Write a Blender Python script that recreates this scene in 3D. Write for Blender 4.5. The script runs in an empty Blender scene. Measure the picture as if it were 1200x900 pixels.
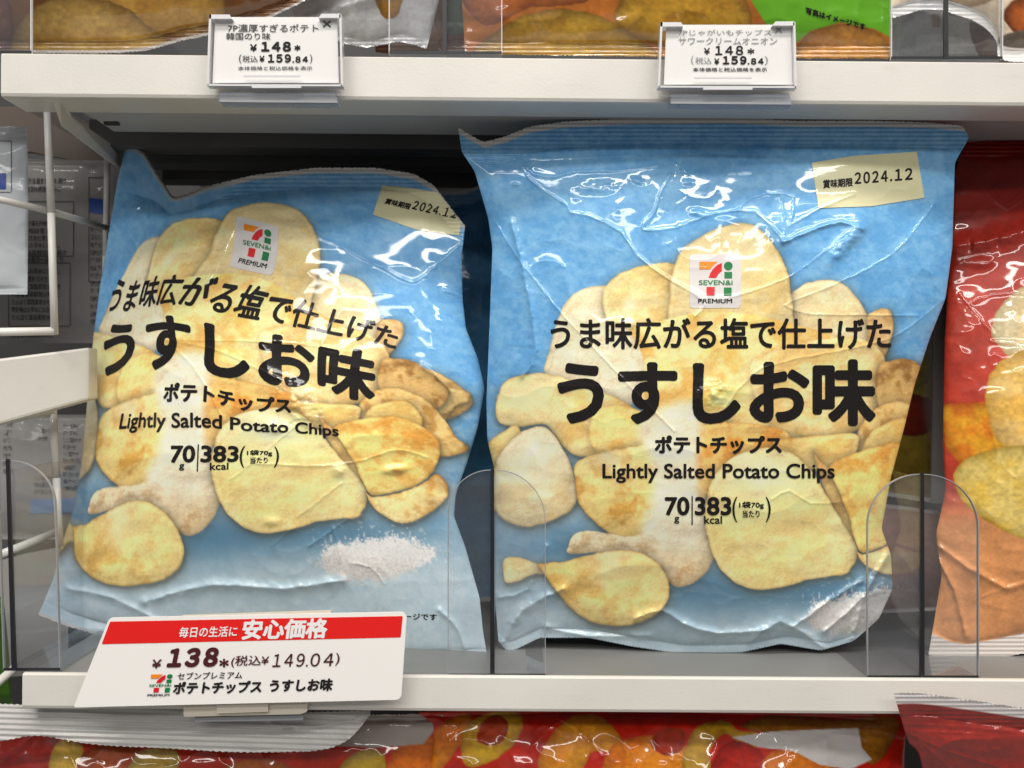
import bpy, bmesh, math, random
import numpy as np
from mathutils import Vector

# ------------------------------------------------------------------ camera, world, lamps, exposure
SC = bpy.context.scene
COL = SC.collection
F, S = 1100.0, 0.00035            # focal length in photo pixels, metres per pixel at the shelf front (y = 0)
D = F * S
cam = bpy.data.cameras.new('camera')
cam.sensor_width = 36.0
cam.lens = 36.0 * F / 1200.0
cam.clip_start = 0.01
cam.clip_end = 50
cam.dof.use_dof = True
cam.dof.focus_distance = D + 0.012
cam.dof.aperture_fstop = 13.0
co = bpy.data.objects.new('camera', cam)
COL.objects.link(co)
co.location = (0, -D, 0)
co.rotation_euler = (math.radians(90), 0, 0)
SC.camera = co

world = bpy.data.worlds.new('World')
SC.world = world
world.use_nodes = True
world.node_tree.nodes['Background'].inputs[0].default_value = (1.0, 0.97, 0.93, 1)
world.node_tree.nodes['Background'].inputs[1].default_value = 0.20


def lamp(name, loc, aim, sx, sy, watts, color):
    l = bpy.data.lights.new(name, 'AREA')
    l.shape = 'RECTANGLE'
    l.size, l.size_y = sx, sy
    l.energy = watts
    l.color = color
    o = bpy.data.objects.new(name, l)
    COL.objects.link(o)
    o.location = loc
    o.rotation_euler = (Vector(aim) - Vector(loc)).to_track_quat('-Z', 'Y').to_euler()
    return o


# the shop's ceiling tubes: one long row over the aisle, a second row farther off
lamp('ceiling_lamp', (0.10, -0.80, 1.45), (0, 0, 0), 2.4, 0.08, 31, (1.0, 0.95, 0.88))
lamp('ceiling_lamp', (0.15, -1.60, 1.50), (0, 0, 0), 2.8, 0.10, 22, (1.0, 0.96, 0.90))
lamp('ceiling_lamp', (-0.4, -3.30, 1.75), (0, 0, 0), 3.6, 0.18, 32, (1.0, 0.97, 0.93))
SC.view_settings.view_transform = 'Standard'
SC.view_settings.look = 'None'
SC.view_settings.exposure = 0.0
SC.view_settings.gamma = 1.0
SC.cycles.max_bounces = 8
SC.cycles.transparent_max_bounces = 24


def at(px, py, y):
    k = S * (D + y) / D
    return ((px - 600.0) * k, y, (450.0 - py) * k)


# ------------------------------------------------------------------ small helpers
def lin(c):
    c = np.asarray(c, float)
    return np.where(c <= 0.04045, c / 12.92, ((c + 0.055) / 1.055) ** 2.4)


def rgb(r, g, b):
    return tuple(lin(np.array([r, g, b]) / 255.0))


def empty(name, loc, label, cat, group=None):
    o = bpy.data.objects.new(name, None)
    COL.objects.link(o)
    o.location = loc
    return tag(o, label, cat, group)


def tag(o, label, cat, group=None):
    o['label'] = label
    o['category'] = cat
    if group:
        o['group'] = group
    return o


def link(name, me, mat, parent=None):
    o = bpy.data.objects.new(name, me)
    COL.objects.link(o)
    if mat:
        me.materials.append(mat)
    if parent is not None:
        o.parent = parent
        loc = Vector(parent.location)
        q = parent.parent
        while q is not None:
            loc += q.location
            q = q.parent
        if parent.type == 'EMPTY':
            me.transform(__import__('mathutils').Matrix.Translation(-loc))
        # mesh parents sit at the origin of their thing, so their children share that frame
        elif parent.parent is not None:
            me.transform(__import__('mathutils').Matrix.Translation(-loc))
    return o


def mesh_np(name, verts, quads, smooth=True):
    me = bpy.data.meshes.new(name)
    v = np.ascontiguousarray(verts, np.float32)
    q = np.ascontiguousarray(quads, np.int32)
    n = q.shape[1]
    me.vertices.add(len(v))
    me.vertices.foreach_set('co', v.ravel())
    me.loops.add(q.size)
    me.loops.foreach_set('vertex_index', q.ravel())
    me.polygons.add(len(q))
    me.polygons.foreach_set('loop_start', np.arange(0, q.size, n, dtype=np.int32))
    me.polygons.foreach_set('loop_total', np.full(len(q), n, np.int32))
    me.polygons.foreach_set('use_smooth', np.full(len(q), smooth, bool))
    me.update(calc_edges=True)
    return me


def bm_mesh(name, bm, smooth=False):
    bmesh.ops.recalc_face_normals(bm, faces=bm.faces)
    me = bpy.data.meshes.new(name)
    bm.to_mesh(me)
    bm.free()
    for p in me.polygons:
        p.use_smooth = smooth
    return me


def prism(bm, front, back):
    """closed solid between two outlines with the same number of points"""
    a = [bm.verts.new(p) for p in front]
    b = [bm.verts.new(p) for p in back]
    n = len(a)
    bm.faces.new(a)
    bm.faces.new(b[::-1])
    for i in range(n):
        bm.faces.new((a[i], b[i], b[(i + 1) % n], a[(i + 1) % n]))


def slab(bm, pts, y, th):
    """a plate whose outline is given in photo pixels at depth y (one depth or one per point), th metres thick"""
    ys = y if isinstance(y, (list, tuple)) else [y] * len(pts)
    f = [at(p[0], p[1], yy) for p, yy in zip(pts, ys)]
    prism(bm, f, [(p[0], p[1] + th, p[2]) for p in f])


def rod(bm, p0, p1, r, n=12):
    p0, p1 = Vector(p0), Vector(p1)
    d = (p1 - p0).normalized()
    a = d.orthogonal().normalized()
    b = d.cross(a)
    ring = lambda c: [c + (a * math.cos(t) + b * math.sin(t)) * r for t in [2 * math.pi * i / n for i in range(n)]]
    prism(bm, ring(p0), ring(p1))


def bevel_all(bm, w, seg=2):
    bmesh.ops.recalc_face_normals(bm, faces=bm.faces)
    bmesh.ops.bevel(bm, geom=list(bm.edges), offset=w, segments=seg, affect='EDGES', profile=0.6, clamp_overlap=True)


def rounded(pts, radii, n=6):
    """round the corners of a pixel outline"""
    out = []
    m = len(pts)
    for i, p in enumerate(pts):
        r = radii[i]
        if r <= 0:
            out.append(tuple(p))
            continue
        P = Vector((*p, 0)); A = Vector((*pts[i - 1], 0)); B = Vector((*pts[(i + 1) % m], 0))
        u = (A - P).normalized(); w = (B - P).normalized()
        ang = u.angle(w)
        t = r / math.tan(ang / 2)
        c = P + (u + w).normalized() * (r / math.sin(ang / 2))
        s, e = P + u * t - c, P + w * t - c
        for k in range(n + 1):
            f = k / n
            q = s.normalized().slerp(e.normalized(), f) * r if s.angle(e) > 1e-3 else s
            out.append((c.x + q.x, c.y + q.y))
    return out


# ------------------------------------------------------------------ numpy noise
def hash2(ix, iy, seed):
    h = (ix.astype(np.int64) * 374761393 + iy.astype(np.int64) * 668265263 + seed * 974634777) & 0xFFFFFFFF
    h = ((h ^ (h >> 13)) * 1274126177) & 0xFFFFFFFF
    h = h ^ (h >> 16)
    return (h & 0xFFFFFF) / float(0xFFFFFF)


def vnoise(x, y, seed=0):
    ix, iy = np.floor(x), np.floor(y)
    fx, fy = x - ix, y - iy
    fx = fx * fx * fx * (fx * (fx * 6 - 15) + 10)
    fy = fy * fy * fy * (fy * (fy * 6 - 15) + 10)
    a = hash2(ix, iy, seed); b = hash2(ix + 1, iy, seed)
    c = hash2(ix, iy + 1, seed); d = hash2(ix + 1, iy + 1, seed)
    return (a * (1 - fx) + b * fx) * (1 - fy) + (c * (1 - fx) + d * fx) * fy


def fbm(x, y, seed=0, octaves=4, gain=0.55):
    s, a, t = 0.0, 1.0, 0.0
    for o in range(octaves):
        s = s + a * vnoise(x * 2 ** o + 17.3 * o, y * 2 ** o - 9.1 * o, seed + o * 7)
        t += a
        a *= gain
    return s / t


def sstep(a, b, x):
    t = np.clip((x - a) / (b - a), 0, 1)
    return t * t * (3 - 2 * t)


# ------------------------------------------------------------------ curves and distances in 2-D
def catmull(pts, closed=True, n=8):
    P = np.asarray(pts, float)
    m = len(P)
    out = []
    rng = range(m if closed else m - 1)
    for i in rng:
        if closed:
            p0, p1, p2, p3 = P[i - 1], P[i], P[(i + 1) % m], P[(i + 2) % m]
        else:
            p0, p1, p2, p3 = P[max(i - 1, 0)], P[i], P[i + 1], P[min(i + 2, m - 1)]
        for k in range(n):
            t = k / n
            out.append(0.5 * ((2 * p1) + (-p0 + p2) * t + (2 * p0 - 5 * p1 + 4 * p2 - p3) * t * t + (-p0 + 3 * p1 - 3 * p2 + p3) * t ** 3))
    if not closed:
        out.append(P[-1])
    return np.array(out)


def seg_dist(x, y, pts, closed):
    P = np.asarray(pts, float)
    Q = np.roll(P, -1, 0) if closed else P[1:]
    P = P if closed else P[:-1]
    d2 = np.full(x.shape, 1e18)
    for (ax, ay), (bx, by) in zip(P, Q):
        dx, dy = bx - ax, by - ay
        L = dx * dx + dy * dy
        if L < 1e-9:
            continue
        t = np.clip(((x - ax) * dx + (y - ay) * dy) / L, 0, 1)
        d2 = np.minimum(d2, (x - ax - t * dx) ** 2 + (y - ay - t * dy) ** 2)
    return np.sqrt(d2)


def inside(x, y, pts):
    P = np.asarray(pts, float)
    r = np.zeros(x.shape, bool)
    j = len(P) - 1
    for i in range(len(P)):
        xi, yi = P[i]; xj, yj = P[j]
        if yi != yj:
            c = ((yi > y) != (yj > y)) & (x < (xj - xi) * (y - yi) / (yj - yi) + xi)
            r ^= c
        j = i
    return r


def sdist(x, y, pts):
    d = seg_dist(x, y, pts, True)
    return np.where(inside(x, y, pts), d, -d)          # positive inside


class TPS:
    """smooth map of the plane through matched points"""
    def __init__(self, src, dst, reg=1e-3):
        self.s = np.asarray(src, float) / 100.0
        d = np.asarray(dst, float)
        n = len(self.s)
        K = self.U(self.s, self.s) + reg * np.eye(n)
        P = np.hstack([np.ones((n, 1)), self.s])
        A = np.zeros((n + 3, n + 3))
        A[:n, :n] = K; A[:n, n:] = P; A[n:, :n] = P.T
        self.w = np.linalg.solve(A, np.vstack([d, np.zeros((3, 2))]))

    @staticmethod
    def U(a, b):
        r2 = ((a[:, None, :] - b[None, :, :]) ** 2).sum(-1)
        return 0.5 * r2 * np.log(r2 + 1e-12)

    def __call__(self, x, y):
        sh = np.shape(x)
        q = np.stack([np.ravel(x), np.ravel(y)], 1) / 100.0
        out = np.empty((len(q), 2))
        n = len(self.s)
        for i in range(0, len(q), 60000):
            b = q[i:i + 60000]
            out[i:i + 60000] = self.U(b, self.s) @ self.w[:n] + self.w[n] + b @ self.w[n + 1:]
        return out[:, 0].reshape(sh), out[:, 1].reshape(sh)


# ------------------------------------------------------------------ lettering: glyph outlines -> mask -> fine triangles
_curve = bpy.data.curves.new('glyphs', 'FONT')
_cob = bpy.data.objects.new('glyphs', _curve)
COL.objects.link(_cob)


def glyph_tris(s, spacing=1.0):
    _curve.body = s
    _curve.size = 1.0
    _curve.space_character = spacing
    _curve.resolution_u = 4
    bpy.context.view_layer.update()
    dg = bpy.context.evaluated_depsgraph_get()
    me = bpy.data.meshes.new_from_object(_cob.evaluated_get(dg))
    me.calc_loop_triangles()
    v = np.array([(p.co.x, p.co.y) for p in me.vertices])
    t = np.array([tuple(l.vertices) for l in me.loop_triangles])
    bpy.data.meshes.remove(me)
    return v[t]                                          # n x 3 x 2


class Mask:
    """coverage on a pixel lattice; marching() turns it into triangles"""
    def __init__(self, x0, y0, x1, y1, step):
        self.x0, self.y0, self.st = x0, y0, step
        self.w, self.h = int((x1 - x0) / step) + 1, int((y1 - y0) / step) + 1
        self.a = np.zeros((self.h, self.w))

    def grid(self):
        return np.meshgrid(self.x0 + np.arange(self.w) * self.st, self.y0 + np.arange(self.h) * self.st)

    def poly(self, pts):
        X, Y = self.grid()
        d = sdist(X, Y, pts) / self.st
        self.a = np.maximum(self.a, np.clip(d + 0.5, 0, 1))
        return self

    def tris(self, T):
        ss = 3
        H, W = self.h * ss, self.w * ss
        big = np.zeros((H, W), bool)
        P = np.empty_like(T)
        P[..., 0] = (T[..., 0] - self.x0) / self.st * ss + ss / 2
        P[..., 1] = (T[..., 1] - self.y0) / self.st * ss + ss / 2
        for a, b, c in P:
            lx, hx = int(max(0, min(a[0], b[0], c[0]))), int(min(W - 1, max(a[0], b[0], c[0]) + 1))
            ly, hy = int(max(0, min(a[1], b[1], c[1]))), int(min(H - 1, max(a[1], b[1], c[1]) + 1))
            if hx < lx or hy < ly:
                continue
            X, Y = np.meshgrid(np.arange(lx, hx + 1) + .5, np.arange(ly, hy + 1) + .5)
            e0 = (b[0] - a[0]) * (Y - a[1]) - (b[1] - a[1]) * (X - a[0])
            e1 = (c[0] - b[0]) * (Y - b[1]) - (c[1] - b[1]) * (X - b[0])
            e2 = (a[0] - c[0]) * (Y - c[1]) - (a[1] - c[1]) * (X - c[0])
            big[ly:hy + 1, lx:hx + 1] |= ((e0 >= 0) & (e1 >= 0) & (e2 >= 0)) | ((e0 <= 0) & (e1 <= 0) & (e2 <= 0))
        self.a = np.maximum(self.a, big.reshape(self.h, ss, self.w, ss).mean((1, 3)))
        return self

    def embolden(self, r):
        n = r / self.st
        if n <= 0.05:
            return self
        A = self.a
        out = A.copy()
        for k in range(24):
            t = 2 * math.pi * k / 24
            dx, dy = n * math.cos(t), n * math.sin(t)
            ix, iy = math.floor(dx), math.floor(dy)
            fx, fy = dx - ix, dy - iy
            p = np.zeros_like(A)
            for (ox, oy, w) in ((ix, iy, (1 - fx) * (1 - fy)), (ix + 1, iy, fx * (1 - fy)), (ix, iy + 1, (1 - fx) * fy), (ix + 1, iy + 1, fx * fy)):
                p += w * np.roll(np.roll(A, oy, 0), ox, 1)
            out = np.maximum(out, p)
        self.a = out
        return self

    def marching(self):
        A = np.pad(self.a, 1)
        X = self.x0 + (np.arange(A.shape[1]) - 1) * self.st
        Y = self.y0 + (np.arange(A.shape[0]) - 1) * self.st
        c = [A[:-1, :-1], A[:-1, 1:], A[1:, 1:], A[1:, :-1]]
        code = sum((q > 0.5).astype(int) << i for i, q in enumerate(c))
        XX, YY = np.meshgrid(X, Y)
        px = [XX[:-1, :-1], XX[:-1, 1:], XX[1:, 1:], XX[1:, :-1]]
        py = [YY[:-1, :-1], YY[:-1, 1:], YY[1:, 1:], YY[1:, :-1]]
        out = []
        for k in range(1, 16):
            sel = np.nonzero(code == k)
            if not len(sel[0]):
                continue
            ring = []
            for i in range(4):
                j = (i + 1) % 4
                bi, bj = (k >> i) & 1, (k >> j) & 1
                if bi:
                    ring.append(np.stack([px[i][sel], py[i][sel]], -1))
                if bi != bj:
                    a, b = c[i][sel], c[j][sel]
                    t = ((0.5 - a) / (b - a))[:, None]
                    ring.append(np.stack([px[i][sel], py[i][sel]], -1) * (1 - t) + np.stack([px[j][sel], py[j][sel]], -1) * t)
            for i in range(1, len(ring) - 1):
                out.append(np.stack([ring[0], ring[i], ring[i + 1]], 1))
        return np.concatenate(out) if out else np.zeros((0, 3, 2))


def text_tris(s, x0, x1, cy, h, bold=0.0, step=0.5, shear=0.0, slope=0.0, spacing=1.0):
    """s fitted to x0..x1, vertical extent h centred on cy (photo pixels, y down); returns fine triangles"""
    T = glyph_tris(s, spacing)
    mn, mx = T.reshape(-1, 2).min(0), T.reshape(-1, 2).max(0)
    sx = (x1 - x0 - 2 * bold) / (mx[0] - mn[0]); sy = (h - 2 * bold) / (mx[1] - mn[1])
    q = np.empty_like(T)
    q[..., 0] = x0 + bold + (T[..., 0] - mn[0]) * sx
    q[..., 1] = cy - (T[..., 1] - (mn[1] + mx[1]) / 2) * sy
    m = Mask(x0 - 3, cy - h / 2 - 3, x1 + 3, cy + h / 2 + 3, step).tris(q).embolden(bold)
    r = m.marching()
    xm = (x0 + x1) / 2
    r = r.copy()
    r[..., 0] += -(r[..., 1] - cy) * shear
    r[..., 1] += (r[..., 0] - xm) * slope
    return r


def poly_tris(pts, step=0.7):
    P = np.asarray(pts, float)
    return Mask(P[:, 0].min() - 2, P[:, 1].min() - 2, P[:, 0].max() + 2, P[:, 1].max() + 2, step).poly(P).marching()


def weld(T):
    v, inv = np.unique(np.round(T.reshape(-1, 2), 4), axis=0, return_inverse=True)
    f = inv.reshape(-1, 3)[:, ::-1]
    ok = (f[:, 0] != f[:, 1]) & (f[:, 1] != f[:, 2]) & (f[:, 0] != f[:, 2])
    return v, f[ok]


def flat_print(name, T, place, mat, parent):
    """triangles in photo pixels laid on a flat card through place(px, py) -> point"""
    v, f = weld(T)
    me = mesh_np(name, np.array([place(a, b) for a, b in v]), f, smooth=False)
    return link(name, me, mat, parent)


# ------------------------------------------------------------------ materials
def mat(name, color, rough=0.5, coat=0.0, metallic=0.0, noise=0.0, nscale=60.0, bump=0.0, bscale=400.0, spec=0.5):
    m = bpy.data.materials.new(name)
    m.use_nodes = True
    nt = m.node_tree
    b = nt.nodes['Principled BSDF']
    b.inputs['Base Color'].default_value = (*color, 1)
    b.inputs['Roughness'].default_value = rough
    b.inputs['Metallic'].default_value = metallic
    b.inputs['Specular IOR Level'].default_value = spec
    b.inputs['Coat Weight'].default_value = coat
    b.inputs['Coat Roughness'].default_value = 0.055
    tc = nt.nodes.new('ShaderNodeTexCoord')
    if noise:
        n = nt.nodes.new('ShaderNodeTexNoise'); n.inputs['Scale'].default_value = nscale; n.inputs['Detail'].default_value = 5
        nt.links.new(tc.outputs['Object'], n.inputs['Vector'])
        r = nt.nodes.new('ShaderNodeMapRange')
        r.inputs['To Min'].default_value = 1 - noise; r.inputs['To Max'].default_value = 1 + noise
        nt.links.new(n.outputs['Fac'], r.inputs['Value'])
        v = nt.nodes.new('ShaderNodeVectorMath'); v.operation = 'SCALE'
        v.inputs[0].default_value = color
        nt.links.new(r.outputs['Result'], v.inputs['Scale'])
        nt.links.new(v.outputs['Vector'], b.inputs['Base Color'])
    if bump:
        n = nt.nodes.new('ShaderNodeTexNoise'); n.inputs['Scale'].default_value = bscale; n.inputs['Detail'].default_value = 3
        nt.links.new(tc.outputs['Object'], n.inputs['Vector'])
        k = nt.nodes.new('ShaderNodeBump'); k.inputs['Strength'].default_value = bump; k.inputs['Distance'].default_value = 0.0004
        nt.links.new(n.outputs['Fac'], k.inputs['Height'])
        nt.links.new(k.outputs['Normal'], b.inputs['Normal'])
    return m


def scuffed(m, base, dirt, amount):
    nt = m.node_tree
    b = nt.nodes['Principled BSDF']
    tc = nt.nodes.new('ShaderNodeTexCoord')
    mp = nt.nodes.new('ShaderNodeMapping'); mp.inputs['Scale'].default_value = (60, 200, 260)
    n1 = nt.nodes.new('ShaderNodeTexNoise'); n1.inputs['Scale'].default_value = 1.0; n1.inputs['Detail'].default_value = 8; n1.inputs['Roughness'].default_value = .7
    r1 = nt.nodes.new('ShaderNodeMapRange'); r1.inputs['From Min'].default_value = .56; r1.inputs['From Max'].default_value = .74; r1.inputs['To Max'].default_value = amount
    n2 = nt.nodes.new('ShaderNodeTexNoise'); n2.inputs['Scale'].default_value = 22; n2.inputs['Detail'].default_value = 4
    r2 = nt.nodes.new('ShaderNodeMapRange'); r2.inputs['From Min'].default_value = .3; r2.inputs['From Max'].default_value = .7; r2.inputs['To Min'].default_value = .93; r2.inputs['To Max'].default_value = 1.03
    mx = nt.nodes.new('ShaderNodeMix'); mx.data_type = 'RGBA'
    mx.inputs['A'].default_value = (*base, 1); mx.inputs['B'].default_value = (*dirt, 1)
    sc = nt.nodes.new('ShaderNodeVectorMath'); sc.operation = 'SCALE'
    L = nt.links.new
    L(tc.outputs['Object'], mp.inputs['Vector']); L(mp.outputs[0], n1.inputs['Vector']); L(n1.outputs['Fac'], r1.inputs['Value'])
    L(tc.outputs['Object'], n2.inputs['Vector']); L(n2.outputs['Fac'], r2.inputs['Value'])
    L(r1.outputs['Result'], mx.inputs['Factor']); L(mx.outputs['Result'], sc.inputs[0]); L(r2.outputs['Result'], sc.inputs['Scale'])
    L(sc.outputs['Vector'], b.inputs['Base Color'])
    return m


def film_mat(name, rough=0.38, coat=1.0, coat_rough=0.055):
    m = bpy.data.materials.new(name)
    m.use_nodes = True
    nt = m.node_tree
    b = nt.nodes['Principled BSDF']
    a = nt.nodes.new('ShaderNodeVertexColor'); a.layer_name = 'ink'
    tc = nt.nodes.new('ShaderNodeTexCoord')
    n = nt.nodes.new('ShaderNodeTexNoise'); n.inputs['Scale'].default_value = 1500; n.inputs['Detail'].default_value = 2
    nt.links.new(tc.outputs['Object'], n.inputs['Vector'])
    r = nt.nodes.new('ShaderNodeMapRange'); r.inputs['To Min'].default_value = 0.93; r.inputs['To Max'].default_value = 1.07
    nt.links.new(n.outputs['Fac'], r.inputs['Value'])
    v = nt.nodes.new('ShaderNodeVectorMath'); v.operation = 'SCALE'
    nt.links.new(a.outputs['Color'], v.inputs[0]); nt.links.new(r.outputs['Result'], v.inputs['Scale'])
    nt.links.new(v.outputs['Vector'], b.inputs['Base Color'])
    b.inputs['Roughness'].default_value = rough
    b.inputs['Specular IOR Level'].default_value = 0.22
    b.inputs['Coat Weight'].default_value = coat
    b.inputs['Coat Roughness'].default_value = coat_rough
    return m


def clear_mat(name, tint=(0.985, 0.987, 0.99), gloss=0.05, haze=0.0):
    m = bpy.data.materials.new(name)
    m.use_nodes = True
    nt = m.node_tree
    nt.nodes.remove(nt.nodes['Principled BSDF'])
    out = nt.nodes['Material Output']
    t = nt.nodes.new('ShaderNodeBsdfTransparent'); t.inputs[0].default_value = (*tint, 1)
    g = nt.nodes.new('ShaderNodeBsdfGlossy'); g.inputs['Roughness'].default_value = gloss
    fr = nt.nodes.new('ShaderNodeFresnel'); fr.inputs['IOR'].default_value = 1.45
    mx = nt.nodes.new('ShaderNodeMixShader')
    ge = nt.nodes.new('ShaderNodeNewGeometry')
    iv = nt.nodes.new('ShaderNodeMath'); iv.operation = 'SUBTRACT'; iv.inputs[0].default_value = 1.0
    nt.links.new(ge.outputs['Backfacing'], iv.inputs[1])
    ml = nt.nodes.new('ShaderNodeMath'); ml.operation = 'MULTIPLY'
    nt.links.new(fr.outputs[0], ml.inputs[0]); nt.links.new(iv.outputs[0], ml.inputs[1])
    nt.links.new(ml.outputs[0], mx.inputs[0]); nt.links.new(t.outputs[0], mx.inputs[1]); nt.links.new(g.outputs[0], mx.inputs[2])
    df = nt.nodes.new('ShaderNodeBsdfDiffuse'); df.inputs[0].default_value = (.62, .63, .66, 1)
    tc = nt.nodes.new('ShaderNodeTexCoord')
    ns = nt.nodes.new('ShaderNodeTexNoise'); ns.inputs['Scale'].default_value = 45; ns.inputs['Detail'].default_value = 6
    mr = nt.nodes.new('ShaderNodeMapRange'); mr.inputs['To Min'].default_value = haze * .5; mr.inputs['To Max'].default_value = haze * 1.5
    nt.links.new(tc.outputs['Object'], ns.inputs['Vector']); nt.links.new(ns.outputs['Fac'], mr.inputs['Value'])
    hz = nt.nodes.new('ShaderNodeMixShader')
    nt.links.new(mr.outputs['Result'], hz.inputs[0]); nt.links.new(mx.outputs[0], hz.inputs[1]); nt.links.new(df.outputs[0], hz.inputs[2])
    nt.links.new(hz.outputs[0], out.inputs['Surface'])
    return m


M = {
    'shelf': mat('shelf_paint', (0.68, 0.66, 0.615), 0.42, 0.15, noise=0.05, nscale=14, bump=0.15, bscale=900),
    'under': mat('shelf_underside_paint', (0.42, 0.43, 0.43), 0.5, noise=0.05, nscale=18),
    'deck': mat('shelf_deck_paint', (0.21, 0.21, 0.205), 0.45, noise=0.06, nscale=30, bump=0.1),
    'dark': mat('dark_steel', (0.035, 0.035, 0.036), 0.6, noise=0.2, nscale=20),
    'rail': mat('grey_rail', (0.10, 0.10, 0.10), 0.45, noise=0.15, nscale=30),
    'wire': mat('white_wire_coating', (0.72, 0.70, 0.66), 0.4, 0.2, noise=0.05, nscale=40),
    'card': mat('price_card_stock', (0.86, 0.84, 0.82), 0.5, noise=0.01),
    'red': mat('price_card_red', rgb(226, 24, 20), 0.45, noise=0.03),
    'ink': mat('black_ink', (0.010, 0.008, 0.008), 0.4, 0.8, noise=0.1, spec=.15),
    'greyink': mat('grey_print', (0.045, 0.045, 0.045), 0.6, noise=0.1),
    'glareink': mat('glare_paled_print', (0.30, 0.30, 0.30), 0.6, noise=0.1),  # right tag's print, its colour paled to stand for glare
    'maroon': mat('dark_maroon_ink', rgb(70, 14, 20), 0.5, noise=0.1),
    'white': mat('white_ink', (0.85, 0.84, 0.84), 0.4, 0.3, noise=0.02),
    'patch': mat('brand_patch_white', rgb(222, 218, 216), 0.35, 0.6, noise=0.02),
    'orange': mat('brand_orange', rgb(240, 140, 15), 0.35, 0.4, noise=0.03),
    'brandred': mat('brand_red', rgb(216, 16, 28), 0.35, 0.4, noise=0.03),
    'green': mat('brand_green', rgb(0, 122, 62), 0.35, 0.4, noise=0.03),
    'label': mat('date_label_cream', rgb(226, 222, 178), 0.35, 0.6, noise=0.03),
    'clear': clear_mat('clear_plastic'),
    'plate': clear_mat('divider_plate_plastic', (0.975, 0.98, 0.985), 0.06, 0.035),
    'smoke': clear_mat('divider_plastic', (0.90, 0.91, 0.93)),
    'edge': mat('divider_edge_plastic', (0.012, 0.012, 0.016), 0.4, 0.0, noise=0.1),
    'rim': mat('divider_rim_plastic', (0.30, 0.31, 0.33), 0.3, 0.2, noise=0.1),
    'blueclear': clear_mat('pale_blue_plastic', (0.80, 0.86, 0.95), 0.05, 0.30),
    'palerim': mat('clear_rim_plastic', (0.70, 0.70, 0.72), 0.15, 0.6, noise=0.03),
    'clip': mat('beige_clip_plastic', (0.62, 0.56, 0.47), 0.45, noise=0.04),
    'pack': mat('grey_pouch', (0.29, 0.28, 0.275), 0.5, 0.2, noise=0.12, nscale=15),
    'packlt': mat('pale_pouch', (0.60, 0.64, 0.68), 0.4, 0.4, noise=0.08, nscale=20),
    'packblue': mat('pouch_blue_print', rgb(20, 70, 160), 0.4, 0.3, noise=0.1),
    'packpale': mat('pouch_pale_blue_print', rgb(110, 150, 195), 0.4, 0.3, noise=0.1),
    'film': film_mat('printed_film'),
    'dullfilm': film_mat('printed_film_duller', 0.4, 0.5, 0.15),
}


scuffed(M['shelf'], (0.69, 0.67, 0.625), (.46, .43, .38), .2)


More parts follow.
